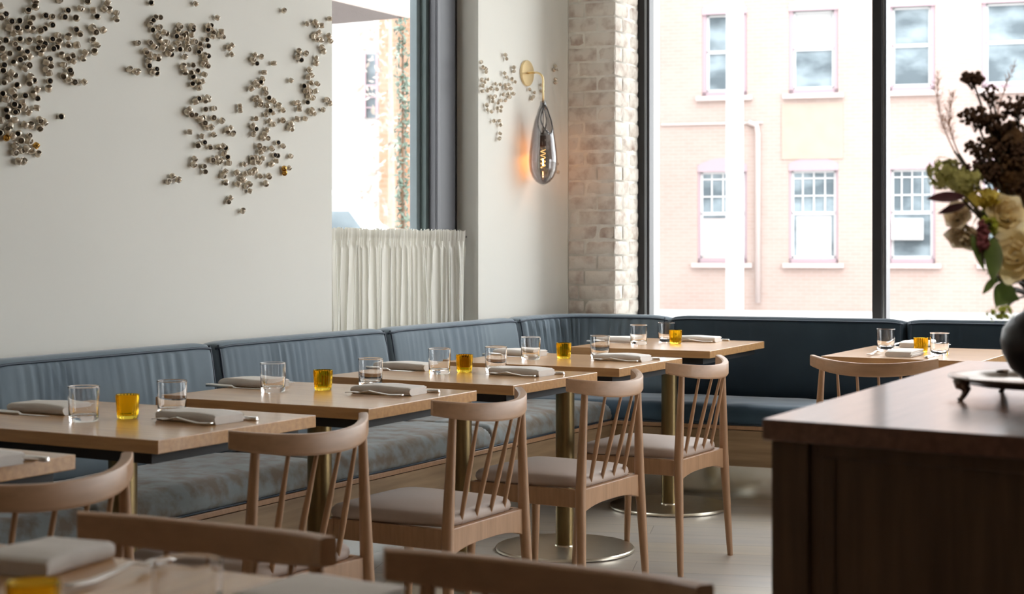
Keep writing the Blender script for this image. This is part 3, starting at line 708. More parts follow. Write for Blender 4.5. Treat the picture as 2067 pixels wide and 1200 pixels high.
# ---------------------------------------------------------------- chairs
def make_chair():
    c = empty('dining_chair')
    def leg(x0, y0, x1, y1, x2, y2, z2, r0, r1_, r2):
        mb = MB(); P = []; Q = []
        for i in range(15):
            z = z2*i/14
            if z <= .40: t = z/.40; x = x0+(x1-x0)*t; y = y0+(y1-y0)*t; r = r0+(r1_-r0)*t**.8
            else: t = (z-.40)/max(.001, z2-.40); x = x1+(x2-x1)*t; y = y1+(y2-y1)*t; r = r1_+(r2-r1_)*t
            P.append((x,y,z)); Q.append(r)
        mb.tube(P, Q, 12, flat=1.05, up=Vector((0,1,0))); o = mb.build('leg', M['ash'], c, smooth=True); return sharp(o, 50)
    for s in (-1, 1):
        leg(s*.232, -.222, s*.212, -.204, s*.190, -.208, .735, .0105, .0175, .0105)
        leg(s*.222, .218, s*.203, .198, s*.203, .198, .415, .0105, .0165, .0165)
    # seat frame : side, front and arched back aprons
    mb = MB()
    for s in (-1, 1): mb.box((s*.202, 0, .388), (.020, .38, .058))
    mb.box((0, .198, .388), (.39, .020, .058))
    rings = []
    for i in range(17):
        x = -.20+.40*i/16; arch = .022*(abs(x)/.2)**3; zt = .418; zb = .362-arch
        rings.append([Vector((x, y, z)) for y, z in ((-.208,zb),(-.180,zb),(-.180,zt),(-.208,zt))])
    mb.loft(rings); mb.build('seat_frame', M['ash'], c, bevel=.003)
    # upholstered pad
    mb = MB(); nu = 20; rings = []
    def outline(sc, z, dz=0):
        r_ = []
        for q in range(48):
            t = 2*math.pi*q/48; cx_, sy_ = math.cos(t), math.sin(t)
            e = .28; x = math.copysign(abs(cx_)**e, cx_); y = math.copysign(abs(sy_)**e, sy_)
            wd = .212 if y > 0 else .196
            wd = .196+(.218-.196)*(y+1)/2
            r_.append(Vector((x*wd*sc, .012+y*.208*sc, z)))
        return r_
    for sc, z in ((.93,.416),(.985,.420),(1.0,.430),(.99,.442),(.96,.450),(.88,.4555),(.7,.459),(.4,.461),(.1,.4615)): rings.append(outline(sc, z))
    mb.loft(rings); mb.build('seat', M['seatpad'], c, smooth=True)
    # curved top rail
    mb = MB(); rings = []; nR = 40
    for i in range(nR+1):
        u = -1+2*i/nR; x = .243*u*(1-.02*u*u); y = -.270+.100*abs(u)**2.2
        tx = Vector((.243, .098*2.2*abs(u)**1.2*math.copysign(1,u), 0)).normalized(); nx = Vector((tx.y, -tx.x, 0))
        hgt = .051-.009*abs(u)**3; zc = .775-.019*(1-u*u)-hgt/2; th = .0125
        sec = []
        for (a__, b__) in ((-1,-.8),(-.75,-1),(.75,-1),(1,-.8),(1,.82),(.8,1),(-.5,1),(-.95,.86)):
            sec.append(Vector((x,y,zc))+nx*(a__*th)+UP*(b__*hgt/2))
        rings.append(sec)
    mb.loft(rings); o = mb.build('backrest', M['ash_rail'], c, smooth=True); sharp(o, 30)
    for i, xb in enumerate((-.118, -.040, .040, .118)):
        xt = xb*1.02; u = abs(xt)/.243; yt = -.270+.100*u**2.2
        mb = MB(); P = []; Q = []
        for j in range(9):
            t = j/8; P.append((xb+(xt-xb)*t, -.186+(yt+.186)*t, .414+(.730-.414)*t)); Q.append(.0052+.0028*math.sin(math.pi*min(1,t*1.25)))
        mb.tube(P, Q, 8); mb.build('spindle', M['ash'], c, smooth=True)
    return c
chair0 = make_chair(); used = [False]
def place_chair(cx_, cy_, heading, label):
    o = chair0 if not used[0] else copy_tree(chair0); used[0] = True
    o.location = (cx_, cy_, 0); o.rotation_euler = (0, 0, heading)
    tag(o, label, 'chair', 'pale spindle back dining chairs'); return o
# heading: local +x along the rail away from camera (direction A-ish), local +y faces the banquette
hd = math.pi/2-R(30.5)
c6 = Vector((.5365, 5.923, 0))
place_chair(c6.x, c6.y, hd, 'pale spindle back chair farthest in the row, at the fifth banquette table')
place_chair(c6.x-.384, c6.y-.69, hd-R(.5), 'pale spindle back chair second farthest in the row, at fourth table')
place_chair(c6.x-.384-.400, c6.y-.69-.70, hd+R(.5), 'pale spindle back chair with long front legs visible, at the third table')
place_chair(c6.x-.384-.400-.405, c6.y-.69-.70-.70, hd-R(4), 'pale spindle back chair at the second table, behind the blurred chair backs')
place_chair(c6.x-.384-.400-.405-.402, c6.y-.69-.70-.70-.78, hd, 'pale spindle back chair cut off by the left edge of the photo')
# chair facing the window banquette
place_chair(1.46, 6.08, -R(27), 'pale curved back chair facing the window, partly behind the counter')
# two blurred foreground chairs, their backs beyond the nearest table, facing the camera
def fore(lx, ly, rx, ry, label):
    l = at(lx, ly, .771); r = at(rx, ry, .771); d = (r-l).normalized(); mid = (l+r)/2
    hdg = math.atan2(d.y, d.x)+math.pi      # local +x points to image left, +y towards camera
    yv = Vector((-math.sin(hdg), math.cos(hdg), 0)); c = mid + yv*.170
    place_chair(c.x, c.y, hdg, label)
fore(142, 1037, 680, 1093, 'blurred foreground chair back at lower left, facing the nearest table')
fore(757, 1111, 1448, 1190, 'blurred foreground chair back cropped by the bottom edge, right of centre')

# ---------------------------------------------------------------- tableware
tum = MB(); tum.lathe([(.0355,0),(.0365,.0025),(.0372,.012),(.0386,.05),(.0398,.085),(.0400,.088),(.0396,.0893),(.0389,.0893),(.0385,.088),(.0383,.085),(.0370,.05),(.0355,.019),(.0340,.0155),(.030,.0142),(.008,.0135)], 40)
def sharp_me(me, ang=28):
    b = bmesh.new(); b.from_mesh(me)
    for e in b.edges:
        if len(e.link_faces) == 2 and e.calc_face_angle(0) > R(ang): e.smooth = False
    b.to_mesh(me); b.free(); return me
tum_me = sharp_me(tum.mesh('tumbler', M['tumbler'], True))
amb = MB(); NA = 96
rib = lambda t, z: 1+(.028*math.cos(t*22) if z < .0585 else 0)
amb.lathe([(.0225,0),(.0255,.003),(.0275,.02),(.0298,.055),(.0302,.0615),(.0292,.0625),(.0283,.0610),(.0268,.03),(.0245,.010),(.006,.0085)], NA, mod=rib)
amb_me = sharp_me(amb.mesh('votive', M['amber'], True), 40)
def put(name, me, p, label, cat, group, rz=0):
    o = bpy.data.objects.new(name, me); col.objects.link(o); o.location = p; o.rotation_euler = (0,0,rz); return tag(o, label, cat, group)
TD = {0: 'nearest blurred table', 1: 'table cut off at left', 2: 'second table from the left', 3: 'third table from the left', 4: 'fourth table from the left', 5: 'fifth table of the row', 6: 'corner table by the brick pier', 7: 'table beside the counter'}
gl = [(2,169,850.5,'left'),(2,347,836,'right'),(3,551,791.5,'left'),(3,748,780,'right'),(4,887,755,'left'),(4,1001,750,'right'),(5,1071,726,'left'),(5,1211,722,'right'),(6,1289,695.5,'left'),(6,1345,690,'right'),(7,1788,705.5,'left'),(7,1896.5,716,'right')]
for t_, x, y, sd in gl:
    p = at(x, y, .7502); put('water_glass', tum_me, p, 'clear water tumbler on the %s, %s one of its two' % (TD[t_], sd), 'glass', 'clear water tumblers')
p = Vector((-.3665, 1.75, .7502)); put('water_glass', tum_me, p, 'blurred clear tumbler on the nearest table at the bottom edge', 'glass', 'clear water tumblers')
av = [(2,257.5,845),(3,652,787.5),(4,937.5,751.5),(5,1138,724),(6,1363.5,694),(7,1859,712)]
for t_, x, y in av:
    put('amber_votive', amb_me, at(x, y, .7502), 'ribbed amber glass votive on the %s' % TD[t_], 'votive holder', 'amber glass votives')
put('amber_votive', amb_me, Vector((-.545, 1.765, .7502)), 'blurred amber votive at the lower left corner on the nearest table', 'votive holder', 'amber glass votives')
# folded napkins
def napkin_mesh(seed, L=.205, Wd=.105, hgt=.024):
    mb = MB(); nL = 22; w_ = Wd/2; lay = 4; t = hgt/lay; rings = []
    def section(k_):
        P = []; r_ = hgt/2; off = [0, .004, -.002, .003]
        for q in range(9):                         # rounded fold along one long edge
            a2 = math.pi/2+math.pi*q/8; P.append((-w_+r_*.8+r_*.8*math.cos(a2), r_+r_*math.sin(a2)))
        for q in range(1, 6): P.append((-w_+r_+(2*w_-r_)*q/6, 0))
        for l in range(lay):                       # open layers on the other edge
            y = w_+off[l]+.0015*math.sin(seed+l); z0 = l*t
            P += [(y-.002, z0+.0002), (y, z0+t*.25), (y, z0+t*.7), (y-.002, z0+t*.93)]
            if l < lay-1: P.append((y-.010, z0+t))
        for q in range(5, 0, -1): P.append((-w_+r_+(2*w_-r_)*q/6, hgt))
        return P
    for i in range(nL+1):
        u = -1+2*i/nL; e = 1-abs(u); k = min(1, e/.05); sq = .86+.14*math.sqrt(max(0, 1-(1-k)**2))
        belly = .0022*math.cos(u*1.5)+.001*math.sin(u*4+seed)
        rings.append([Vector((u*L/2+.002*math.sin(z*180+seed), y+.0015*math.sin(u*2.6+seed), z*sq+(belly*(z/hgt)**2)*(1 if z > hgt*.5 else 0))) for y, z in section(i)])
    mb.loft(rings); me = mb.mesh('napkin', M['napkin'], True)
    b = bmesh.new(); b.from_mesh(me)
    for e in b.edges:
        if len(e.link_faces) == 2 and e.calc_face_angle(0) > R(50): e.smooth = False
    b.to_mesh(me); b.free(); return me
nap = [napkin_mesh(s) for s in range(4)]
# settings: table, near side px centre, far side px centre
def frk_mesh():
    mb = MB(); rings = []
    prof_ = [(-.095,.0075),(-.09,.0085),(-.05,.0065),(-.01,.0038),(.02,.003),(.035,.004),(.045,.0095),(.055,.0115)]
    for x, w_ in prof_:
        z = .002+.011*math.exp(-((x-.015)/.032)**2)+ .003*abs(x)/.09
        rings.append([Vector((x,-w_,z)),Vector((x,w_,z)),Vector((x,w_,z+.0034)),Vector((x,-w_,z+.0034))])
    mb.loft(rings)
    for k in range(4):
        y = -.0096+.0064*k; rings = []
        for i in range(5):
            x = .054+.042*i/4; z = .0045+.0045*math.sin(math.pi*(i+1)/6); w_ = .0019-.0002*i
            rings.append([Vector((x,y-w_,z)),Vector((x,y+w_,z)),Vector((x,y+w_,z+.0022)),Vector((x,y-w_,z+.0022))])
        mb.loft(rings)
    return mb.mesh('fork', M['steel'], True)
def knf_mesh():
    mb = MB(); rings = []
    for x, w_, h_ in ((-.11,.005,.003),(-.107,.0085,.009),(-.06,.008,.009),(-.01,.006,.008),(.0,.005,.004),(.005,.009,.0015),(.06,.010,.0014),(.095,.007,.0012),(.108,.001,.001)):
        rings.append([Vector((x,-w_,0.0005)),Vector((x,w_,0.0005)),Vector((x,w_*.7,h_+.0005)),Vector((x,-w_*.7,h_+.0005))])
    mb.loft(rings); return mb.mesh('knife', M['steel'], True)
fork_me, knife_me = frk_mesh(), knf_mesh()
def setting(t_, nx_, ny_, side, who, seed, fo=.085, ko=.085, rot=0, slide=(0,0), forkslide=0):
    """side: 'aisle' or 'bench'. handles point to the diner."""
    tb = TA[t_]; d, inn = tb[2], tb[3]
    if t_ in (7,): out = -d if side == 'aisle' else d; right = N if side == 'aisle' else -N
    elif t_ == 0: out = inn if side == 'aisle' else -inn; right = Vector((-out.y, out.x, 0))
    else: out = -inn if side == 'aisle' else inn; right = d if side == 'aisle' else -d
    p = at(nx_, ny_, .7503)
    ang = math.atan2(out.y, out.x)      # napkin long axis towards the diner
    put('folded_napkin', nap[seed % 4], p, 'folded pale linen napkin on the %s, %s' % (TD[t_], who), 'napkin', 'folded linen napkins', math.atan2(N.y, N.x)+R(4)*(seed % 3-1) if t_ != 7 else ang+rot)
    fp = p - right*fo + out*(.01+forkslide); fp.z = .7503
    put('fork', fork_me, fp, 'fork beside the napkin on the %s, %s' % (TD[t_], who), 'fork', 'steel forks', ang+math.pi+R(3)*(seed % 3-1))
    kp = p + right*ko + out*.02; kp.z = .7503
    put('table_knife', knife_me, kp, 'knife beside the napkin on the %s, %s' % (TD[t_], who), 'knife', 'steel table knives', ang+math.pi+R(2)*(seed % 3-1))
setting(2, 402, 850, 'aisle', 'on the aisle side', 0, .075, .075)
setting(2, 100, 832, 'bench', 'on the banquette side', 1)
setting(3, 785, 794.5, 'aisle', 'on the aisle side', 2, .096, .078)
setting(3, 512, 780, 'bench', 'on the banquette side', 3, .092, .078)
setting(4, 1052, 757, 'aisle', 'on the aisle side', 0, .090, .078)
setting(4, 820, 746, 'bench', 'on the banquette side', 2, .092, .078)
setting(5, 1256, 728, 'aisle', 'on the aisle side', 1, .092, .078)
setting(5, 1048, 718, 'bench', 'on the banquette side', 3, .092, .078)
setting(6, 1408, 689.5, 'aisle', 'at its right', 2, .096, .078)
setting(6, 1248, 691, 'bench', 'at its left', 0, .075, .075)
setting(7, 1826, 718, 'aisle', 'on the near side', 1, .12, .12)
setting(7, 1852, 700, 'bench', 'on the window side', 3, .11, .11)
setting(1, -60, 935, 'aisle', 'on the aisle side', 3, .09, .09)
# nearest table: blurred napkins
pn = at(98, 1142, .7503)
put('folded_napkin', napkin_mesh(9, .15, .115, .024), pn, 'large folded grey napkin on the nearest table at lower left', 'napkin', 'folded linen napkins', math.atan2(A.y, A.x)+R(8))
pn2 = at(640, 1215, .7503)
put('folded_napkin', napkin_mesh(10, .17, .14, .014), pn2, 'pale napkin on the nearest table, cropped by the bottom edge', 'napkin', 'folded linen napkins', math.atan2(N.y, N.x))
kk = at(242, 1167, .7503); put('fork', fork_me, kk, 'blurred steel fork on the nearest table beside the grey napkin', 'fork', 'steel forks', math.atan2(A.y, A.x))
kk = at(-2, 1122, .7503); put('table_knife', knife_me, kk, 'blurred steel knife end at left edge on the nearest table', 'knife', 'steel table knives', math.atan2(A.y, A.x)+R(180))
kk = at(8, 929, .7503)

# ---------------------------------------------------------------- counter, tray, vase
cz = .92
q0 = at(1537.5, 846, cz); q1 = at(1948, 728.2, cz); dC = (q1-q0).normalized(); inC = Vector((dC.y, -dC.x, 0)); LC = (q1-q0).length
front_dir = (at(2067, 882.5, cz)-q0).normalized()
ctr = empty('service_counter', (q0.x, q0.y, 0), math.atan2(dC.y, dC.x)); tag(ctr, 'dark wood service counter with framed panels at the right', 'counter')
# local: x along the long side, y = -inC ; front direction in local
fx = front_dir.dot(dC); fy = -front_dir.dot(inC)
WC = 1.1
def lp(x, y): return (x + (-y)*(-fx/ -fy) if False else x + y*(fx/fy), y)   # sheared end so the near edge keeps its angle
def cprism(x0, x1, y0, y1, z0, z1, nm, mat, bev=.0, par=None):
    mb = MB(); k = fx/fy
    mb.prism([(x0+y0*k, y0), (x1, y0), (x1, y1), (x0+y1*k, y1)], z0, z1); return mb.build(nm, mat, par or ctr, bevel=bev)
cprism(0, LC, 0, -WC, cz-.034, cz, 'countertop', M['counter_top'], .003)
cprism(.022, LC-.022, -.022, -WC, .06, cz-.034, 'body', M['walnut'])
cprism(.012, LC-.015, -.012, -.075, 0.0, cz-.034, 'corner_post', M['walnut'], .003)
cprism(.016, .06, -.09, -WC, cz-.056, cz-.034, 'top_rail', M['walnut'], .002)
cprism(.018, .06, -.095, -.118, .08, cz-.05, 'stile', M['walnut'], .002)
cprism(.0, LC, -.0, -WC, 0, .06, 'plinth', M['walnut'])
# footed tray
tc_ = Vector((.945, 2.78, cz)); tray = empty('footed_tray', tc_); tag(tray, 'antique silver footed tray on the counter beneath the vase', 'tray')
mb = MB(); mb.lathe([(.02,.030),(.12,.031),(.128,.036),(.150,.0415),(.157,.0425),(.159,.040),(.150,.037),(.128,.031),(.12,.026),(.02,.025)], 72, mod=lambda t, z: 1+.012*math.cos(12*t))
mb.build('tray_plate', M['tray'], tray, smooth=True)
for q in range(4):
    t = R(188+90*q); mb = MB(); c_, s_ = math.cos(t), math.sin(t)
    mb.tube([(.148*c_,.148*s_,.040),(.145*c_,.145*s_,.028),(.137*c_,.137*s_,.020),(.141*c_,.141*s_,.011),(.147*c_,.147*s_,.004),(.150*c_,.150*s_,0)], [.015,.0135,.009,.0055,.0045,.006], 10)
    mb.build('foot', M['tray'], tray, smooth=True)
vase = None
mb = MB(); vz = cz+.0325
mb.lathe([(.034,0),(.040,.004),(.060,.022),(.0745,.050),(.078,.072),(.074,.094),(.060,.114),(.040,.126),(.034,.136),(.036,.146),(.0335,.147),(.030,.136),(.034,.122),(.05,.108),(.064,.09),(.066,.06),(.05,.02),(.01,.012)], 48)
vase = mb.build('round_vase', M['vase'], smooth=True); vase.location = (tc_.x+.012, tc_.y, vz)
tag(vase, 'round dark ceramic vase holding the flowers on a tray', 'vase')
VM = Vector((tc_.x+.012, tc_.y, vz+.147))

# ---------------------------------------------------------------- flowers
mats = {'green': basic('leaf_green', (96,118,58), .5, var=.3, scale=30), 'lime': basic('lime_leaf', (190,200,80), .6, var=.2, scale=30),
 'sage': basic('hydrangea_green', (190,188,120), .7, var=.25, scale=40), 'burg': basic('burgundy_leaf', (76,34,42), .5, var=.25, scale=20),
 'brown': basic('dried_umbel', (96,70,52), .8, var=.3, scale=40), 'plume': basic('dried_plume', (176,134,106), .8, var=.2, scale=40),
 'cream': basic('cream_petal', (250,232,192), .6, var=.12, scale=25), 'white': basic('ivory_petal', (240,226,200), .6, var=.08, scale=25),
 'stem': basic('stem', (66,56,38), .7, var=.2, scale=30), 'pink': basic('amaranth_pink', (150,84,92), .7, var=.3, scale=40), 'olive': basic('olive_flower', (214,196,92), .6, var=.2, scale=30),
 'rust': basic('rust_foliage', (118,88,58), .7, var=.35, scale=30)}
for k_, m_ in mats.items():
    if k_ in ('stem',): continue
    nt_ = m_.node_tree; b_ = nt_.nodes['Principled BSDF']; tr_ = nt_.nodes.new('ShaderNodeBsdfTranslucent')
    src = b_.inputs['Base Color'].links[0].from_socket; nt_.links.new(src, tr_.inputs[0])
    mx_ = nt_.nodes.new('ShaderNodeMixShader'); mx_.inputs[0].default_value = .38
    nt_.links.new(b_.outputs[0], mx_.inputs[1]); nt_.links.new(tr_.outputs[0], mx_.inputs[2]); nt_.links.new(mx_.outputs[0], nt_.nodes['Material Output'].inputs[0])
rf = random.Random(21)
def leaf(mb, p, d, L, Wd, up, curl=.25, n=7):
    d = d.normalized(); s = d.cross(up).normalized(); u = s.cross(d).normalized(); vs = []
    for i in range(n+1):
        t = i/n; w_ = Wd*math.sin(math.pi*min(1, t*.97+.03))**.8*(1-.35*t); c = p+d*(L*t)-u*(curl*L*t*t)
        vs += [c-s*w_+u*w_*.35, c, c+s*w_+u*w_*.35]
    fs = []
    for i in range(n): b = 3*i; fs += [(b,b+1,b+4,b+3),(b+1,b+2,b+5,b+4)]
    mb.add(vs, fs)
def rv(r_=rf): return Vector((r_.gauss(0,1), r_.gauss(0,1), r_.gauss(0,1))).normalized()
def stem_to(parent, tip, r=.0022, bend=.03):
    base = VM + Vector((rf.uniform(-.014,.014), rf.uniform(-.014,.014), -.09)); b2 = VM + Vector((rf.uniform(-.018,.018), rf.uniform(-.018,.018), 0))
    if tip.x < VM.x: b2.x = VM.x-.018
    mid = b2.lerp(tip, .5)+UP*bend
    P = [base, b2]; 
    for i in range(1, 9):
        t = i/8; P.append(b2*(1-t)**2+mid*(2*t*(1-t))+tip*t*t)
    mb = MB(); mb.tube([p-Vector(parent.location) for p in P], r, 6); mb.build('stem', mats['stem'], parent, smooth=True); return P
def rose(px, py, dd, r, label, mat='cream', face=Vector((-.2,-1,.35)), cat='rose'):
    c = atd(px, py, dd); o = empty('rose', c); tag(o, label, cat, 'garden roses')
    stem_to(o, c+UP*-.01, .0028)
    Z = face.normalized(); X = Z.orthogonal().normalized(); Y = Z.cross(X); mb = MB()
    for ringi, (cnt, ro, tilt) in enumerate(((3,.28,-.1),(4,.48,.15),(5,.74,.45),(6,1.0,.85))):
        for k in range(cnt):
            th = 2*math.pi*(k+ringi*.37)/cnt; rad = X*math.cos(th)+Y*math.sin(th); tan = Z.cross(rad); vs = []; nu, nv = 6, 6
            for j in range(nv+1):
                v = j/nv
                for i in range(nu+1):
                    u = -1+2*i/nu; wd = r*ro*(.72)*math.sin(math.pi*(.12+.80*v))**.6*1.15
                    out = r*ro*(.25+.75*math.sin(v*math.pi*.5)+tilt*.35*v*v) - r*.25*ro*u*u
                    hh = r*(-.55+1.15*v*(1-.28*ringi*v*.6)) - r*.06*u*u
                    vs.append(rad*out+tan*(u*wd)+Z*(hh+ .03*r*math.sin(u*4+k)))
            mb.add(vs, [(j*(nu+1)+i, j*(nu+1)+i+1, (j+1)*(nu+1)+i+1, (j+1)*(nu+1)+i) for j in range(nv) for i in range(nu)])
    mb.build('petals', mats[mat], o, smooth=True, fix=False)
    mb = MB()
    for k in range(5):
        th = 2*math.pi*k/5; leaf(mb, -Z*r*.55, (X*math.cos(th)+Y*math.sin(th)-Z*.2), r*.7, r*.12, Z)
    mb.build('sepals', mats['green'], o, smooth=True, fix=False); return o
def leafy(name, px, py, dd, label, mat, n, L, Wd, spread, group, cat='foliage', dr=None, upb=.2):
    c = atd(px, py, dd); o = empty(name, c); tag(o, label, cat, group); P = stem_to(o, c); mb = MB()
    for k in range(n):
        t = 1-(k/n)*spread; i = min(len(P)-2, int(t*(len(P)-1))); p = P[i].lerp(P[i+1], t*(len(P)-1)-i)-c
        d = (dr or Vector((0,0,0)))+rv()*.8+(P[-1]-P[-2]).normalized()*.5
        leaf(mb, p, d, L*rf.uniform(.6,1.1), Wd*rf.uniform(.7,1.1), UP+rv()*.3)
    mb.build('leaves', mats[mat], o, smooth=True, fix=False); return o
def cluster(name, px, py, dd, label, mat, rad, n, s, group, cat='flower', round_=False):
    c = atd(px, py, dd); o = empty(name, c); tag(o, label, cat, group); stem_to(o, c); mb = MB()
    for k in range(n):
        v = rv()*rf.random()**.35; p = Vector((v.x*rad[0], v.y*rad[1], v.z*rad[2]))
        if round_: mb.ball(p, s*rf.uniform(.6,1.2), 6, 4)
        else:
            Z = (p.normalized()+rv()*.3).normalized() if p.length > 1e-4 else UP; X = Z.orthogonal().normalized(); Y = Z.cross(X)
            for q in range(4):
                th = q*math.pi/2+k; leaf(mb, p, X*math.cos(th)+Y*math.sin(th)+Z*.25, s, s*.45, Z, .2, 3)
    mb.build('florets', mats[mat], o, smooth=True, fix=False)
    if round_:
        mb = MB()
        for k in range(10):
            v = rv(); mb.tube([(0,0,-rad[2]*1.6), Vector((v.x*rad[0]*.8, v.y*rad[1]*.8, -.1*rad[2]))], .0008, 4)
        mb.build('rays', mats['stem'], o)
    return o
FG = 'stems of the bouquet'
rose(2033, 432, 2.66, .030, 'cream rose in the bouquet, uppermost of the open ones', 'cream', Vector((.1,-1,.25)))
rose(2052, 512, 2.62, .043, 'large cream rose low in the bouquet, at photo edge', 'cream', Vector((-.7,-.6,.25)))
rose(2070, 470, 2.72, .034, 'cream rose behind the large one, cropped by the edge', 'white', Vector((-.3,-1,.1)))
rose(1932, 433, 2.68, .021, 'small ivory rose at the left of the bouquet', 'white', Vector((-.5,-.7,.1)))
rose(1944, 480, 2.70, .026, 'drooping ivory rose below the small one at left', 'white', Vector((-.35,-.6,-.7)))
cluster('hydrangea', 1908, 352, 2.76, 'sage green hydrangea head at the left of the bouquet', 'sage', (.036,.036,.030), 90, .010, FG)
cluster('hydrangea', 1948, 368, 2.72, 'sage green hydrangea head nearer the bouquet centre', 'sage', (.030,.03,.026), 70, .010, FG)
cluster('small_yellow_bloom', 2002, 398, 2.66, 'small yellow green bloom above the cream roses', 'olive', (.012,.012,.016), 16, .011, FG)
cluster('small_yellow_bloom', 1975, 405, 2.68, 'pair of olive yellow blooms left of the cream roses', 'olive', (.022,.02,.018), 34, .010, FG)
cluster('small_yellow_bloom', 1995, 458, 2.66, 'lime bloom between the ivory and cream roses', 'lime', (.014,.014,.018), 22, .011, FG)
for (x, y, rr_, lab) in ((1962,158,.022,'flat dark umbel raised highest at upper left of bouquet'),(1968,235,.030,'dark brown umbel below the raised one'),(2010,250,.030,'dark brown umbel in the upper middle of bouquet'),(2052,215,.032,'dark brown umbel at the top right photo edge'),(1985,300,.034,'dark seed head above the pink sprays'),(2040,310,.042,'broad dark umbel mass at the right photo edge'),(2060,375,.036,'low dark seed head behind the cream roses'),(1990,205+140,.026,'small dark seed head left of the low ones')):
    cluster('dark_umbel', x, y, 2.78, lab, 'brown', (rr_, rr_, rr_*.62), int(90*rr_/.03), .0042, FG, round_=True)
for (x, y, lab) in ((1935,345,'dark berry sprig above the hydrangea'),(2000,190,'tall thin dark sprig at the bouquet top')):
    cluster('berry_sprig', x, y, 2.8, lab, 'brown', (.02,.02,.02), 26, .004, FG, 'foliage', True)
leafy('rust_foliage', 2050, 330, 2.84, 'rust brown leafy spray filling the bouquet right side', 'rust', 46, .055, .013, .6, FG)
leafy('rust_foliage', 2075, 250, 2.88, 'rust brown leafy spray rising at the photo edge', 'rust', 40, .05, .012, .6, FG)
for (x, y, rr_, n__, lab) in ((2040, 285, .034, 90, 'rust brown bushy head under the top umbels'), (2050, 350, .046, 150, 'broad rust brown mass above the cream roses'), (2015, 345, .026, 70, 'rust brown sprig left of the broad brown mass'), (2062, 405, .034, 90, 'rust brown leaves touching the upper cream rose')):
    cluster('rust_foliage', x, y, 2.80, lab, 'rust', (rr_, rr_, rr_), n__, .013, FG, 'foliage')
leafy('burgundy_leaf_sprig', 1935, 396, 2.64, 'long burgundy leaf reaching out at the left', 'burg', 1, .01, .01, .1, FG)
def bigleaf(name, pb, pt, dd, W_d, label, mat):
    b_ = atd(pb[0], pb[1], dd); t_ = atd(pt[0], pt[1], dd-.02); o = empty(name, b_); tag(o, label, 'leaf', 'large leaves of the bouquet')
    stem_to(o, b_); mb = MB(); leaf(mb, Vector((0,0,0)), t_-b_, (t_-b_).length, W_d, Vector((.2,-1,.6)), -.12, 10); mb.build('blade', mats[mat], o, smooth=True, fix=False)
bigleaf('burgundy_leaf', (1946, 396), (1864, 408), 2.64, .013, 'upper burgundy leaf reaching out at the bouquet left', 'burg')
bigleaf('burgundy_leaf', (1950, 412), (1888, 437), 2.66, .009, 'smaller burgundy leaf just under the upper one', 'burg')
bigleaf('green_leaf', (1962, 475), (1982, 552), 2.64, .011, 'hanging dark green leaf left of the pink spray', 'green')
bigleaf('green_leaf', (2005, 480), (1998, 572), 2.63, .020, 'broad green leaf under the cream roses', 'green')
bigleaf('green_leaf', (2010, 560), (1980, 598), 2.62, .008, 'small grey green leaf tip low in the bouquet', 'green')
bigleaf('green_leaf', (2040, 575), (2006, 622), 2.66, .024, 'serrated green leaf above the vase', 'green')
bigleaf('green_leaf', (2025, 600), (2058, 610), 2.68, .016, 'small green leaf by the branch above vase', 'green')
leafy('green_foliage', 2020, 520, 2.74, 'dense green foliage behind the cream roses', 'green', 46, .05, .015, .55, FG)
leafy('green_foliage', 2060, 430, 2.8, 'dark green foliage at the photo edge behind roses', 'green', 46, .05, .015, .6, FG)
leafy('green_foliage', 1985, 420, 2.76, 'green foliage between hydrangea and roses', 'green', 34, .034, .010, .3, FG)
cluster('lime_sprig', 2022, 632, 2.62, 'airy lime green sprig hanging over the vase', 'lime', (.026,.02,.014), 40, .0055, FG)
cluster('pink_amaranth', 1984, 478, 2.62, 'hanging pink amaranth spray under the bouquet', 'pink', (.009,.009,.030), 70, .0045, FG, round_=True)
cluster('pink_amaranth', 1998, 400, 2.7, 'pink amaranth spray above the yellow bloom', 'pink', (.012,.012,.022), 46, .0045, FG, round_=True)
cluster('pink_amaranth', 1972, 330, 2.82, 'faint pink spray behind the hydrangea', 'pink', (.014,.014,.034), 40, .0038, FG, round_=True)
# dried plumes
def plume(px0, py0, px1, py1, dd, label, L=.03):
    b_ = atd(px0, py0, dd); t_ = atd(px1, py1, dd); o = empty('dried_plume', b_); tag(o, label, 'dried grass', 'dried plumes of the bouquet'); stem_to(o, b_)
    mb = MB(); P = [(t_-b_)*(i/10)+Vector((-.012*math.sin(math.pi*i/10),0,0)) for i in range(11)]; mb.tube(P, [.0014-.0009*i/10 for i in range(11)], 5)
    for k in range(130):
        t = rf.uniform(.18, 1); i = min(9, int(t*10)); p = P[i].lerp(P[i+1], t*10-i); d = (rv()+Vector((0,0,1.1))).normalized()*L*rf.uniform(.3,1)*(1.15-t*.6)
        mb.add([p, p+d*.6+Vector((.0006,0,0)), p+d, p+d*.6-Vector((.0006,0,0))], [(0,1,2,3)])
    mb.build('plume', mats['plume'], o, fix=False)
plume(1926, 305, 1893, 150, 2.82, 'tall feathery dried plume at the bouquet upper left')
plume(1935, 310, 1925, 190, 2.84, 'shorter feathery dried plume right of the tall one', .034)
plume(2010, 300, 2050, 130, 2.9, 'faint dried plume near the top right edge', .03)
# woody branch
br0 = atd(2040, 585, 2.66); o = empty('woody_branch', br0); tag(o, 'dark curved woody branch rising from the vase', 'branch'); stem_to(o, br0, .005, .01)

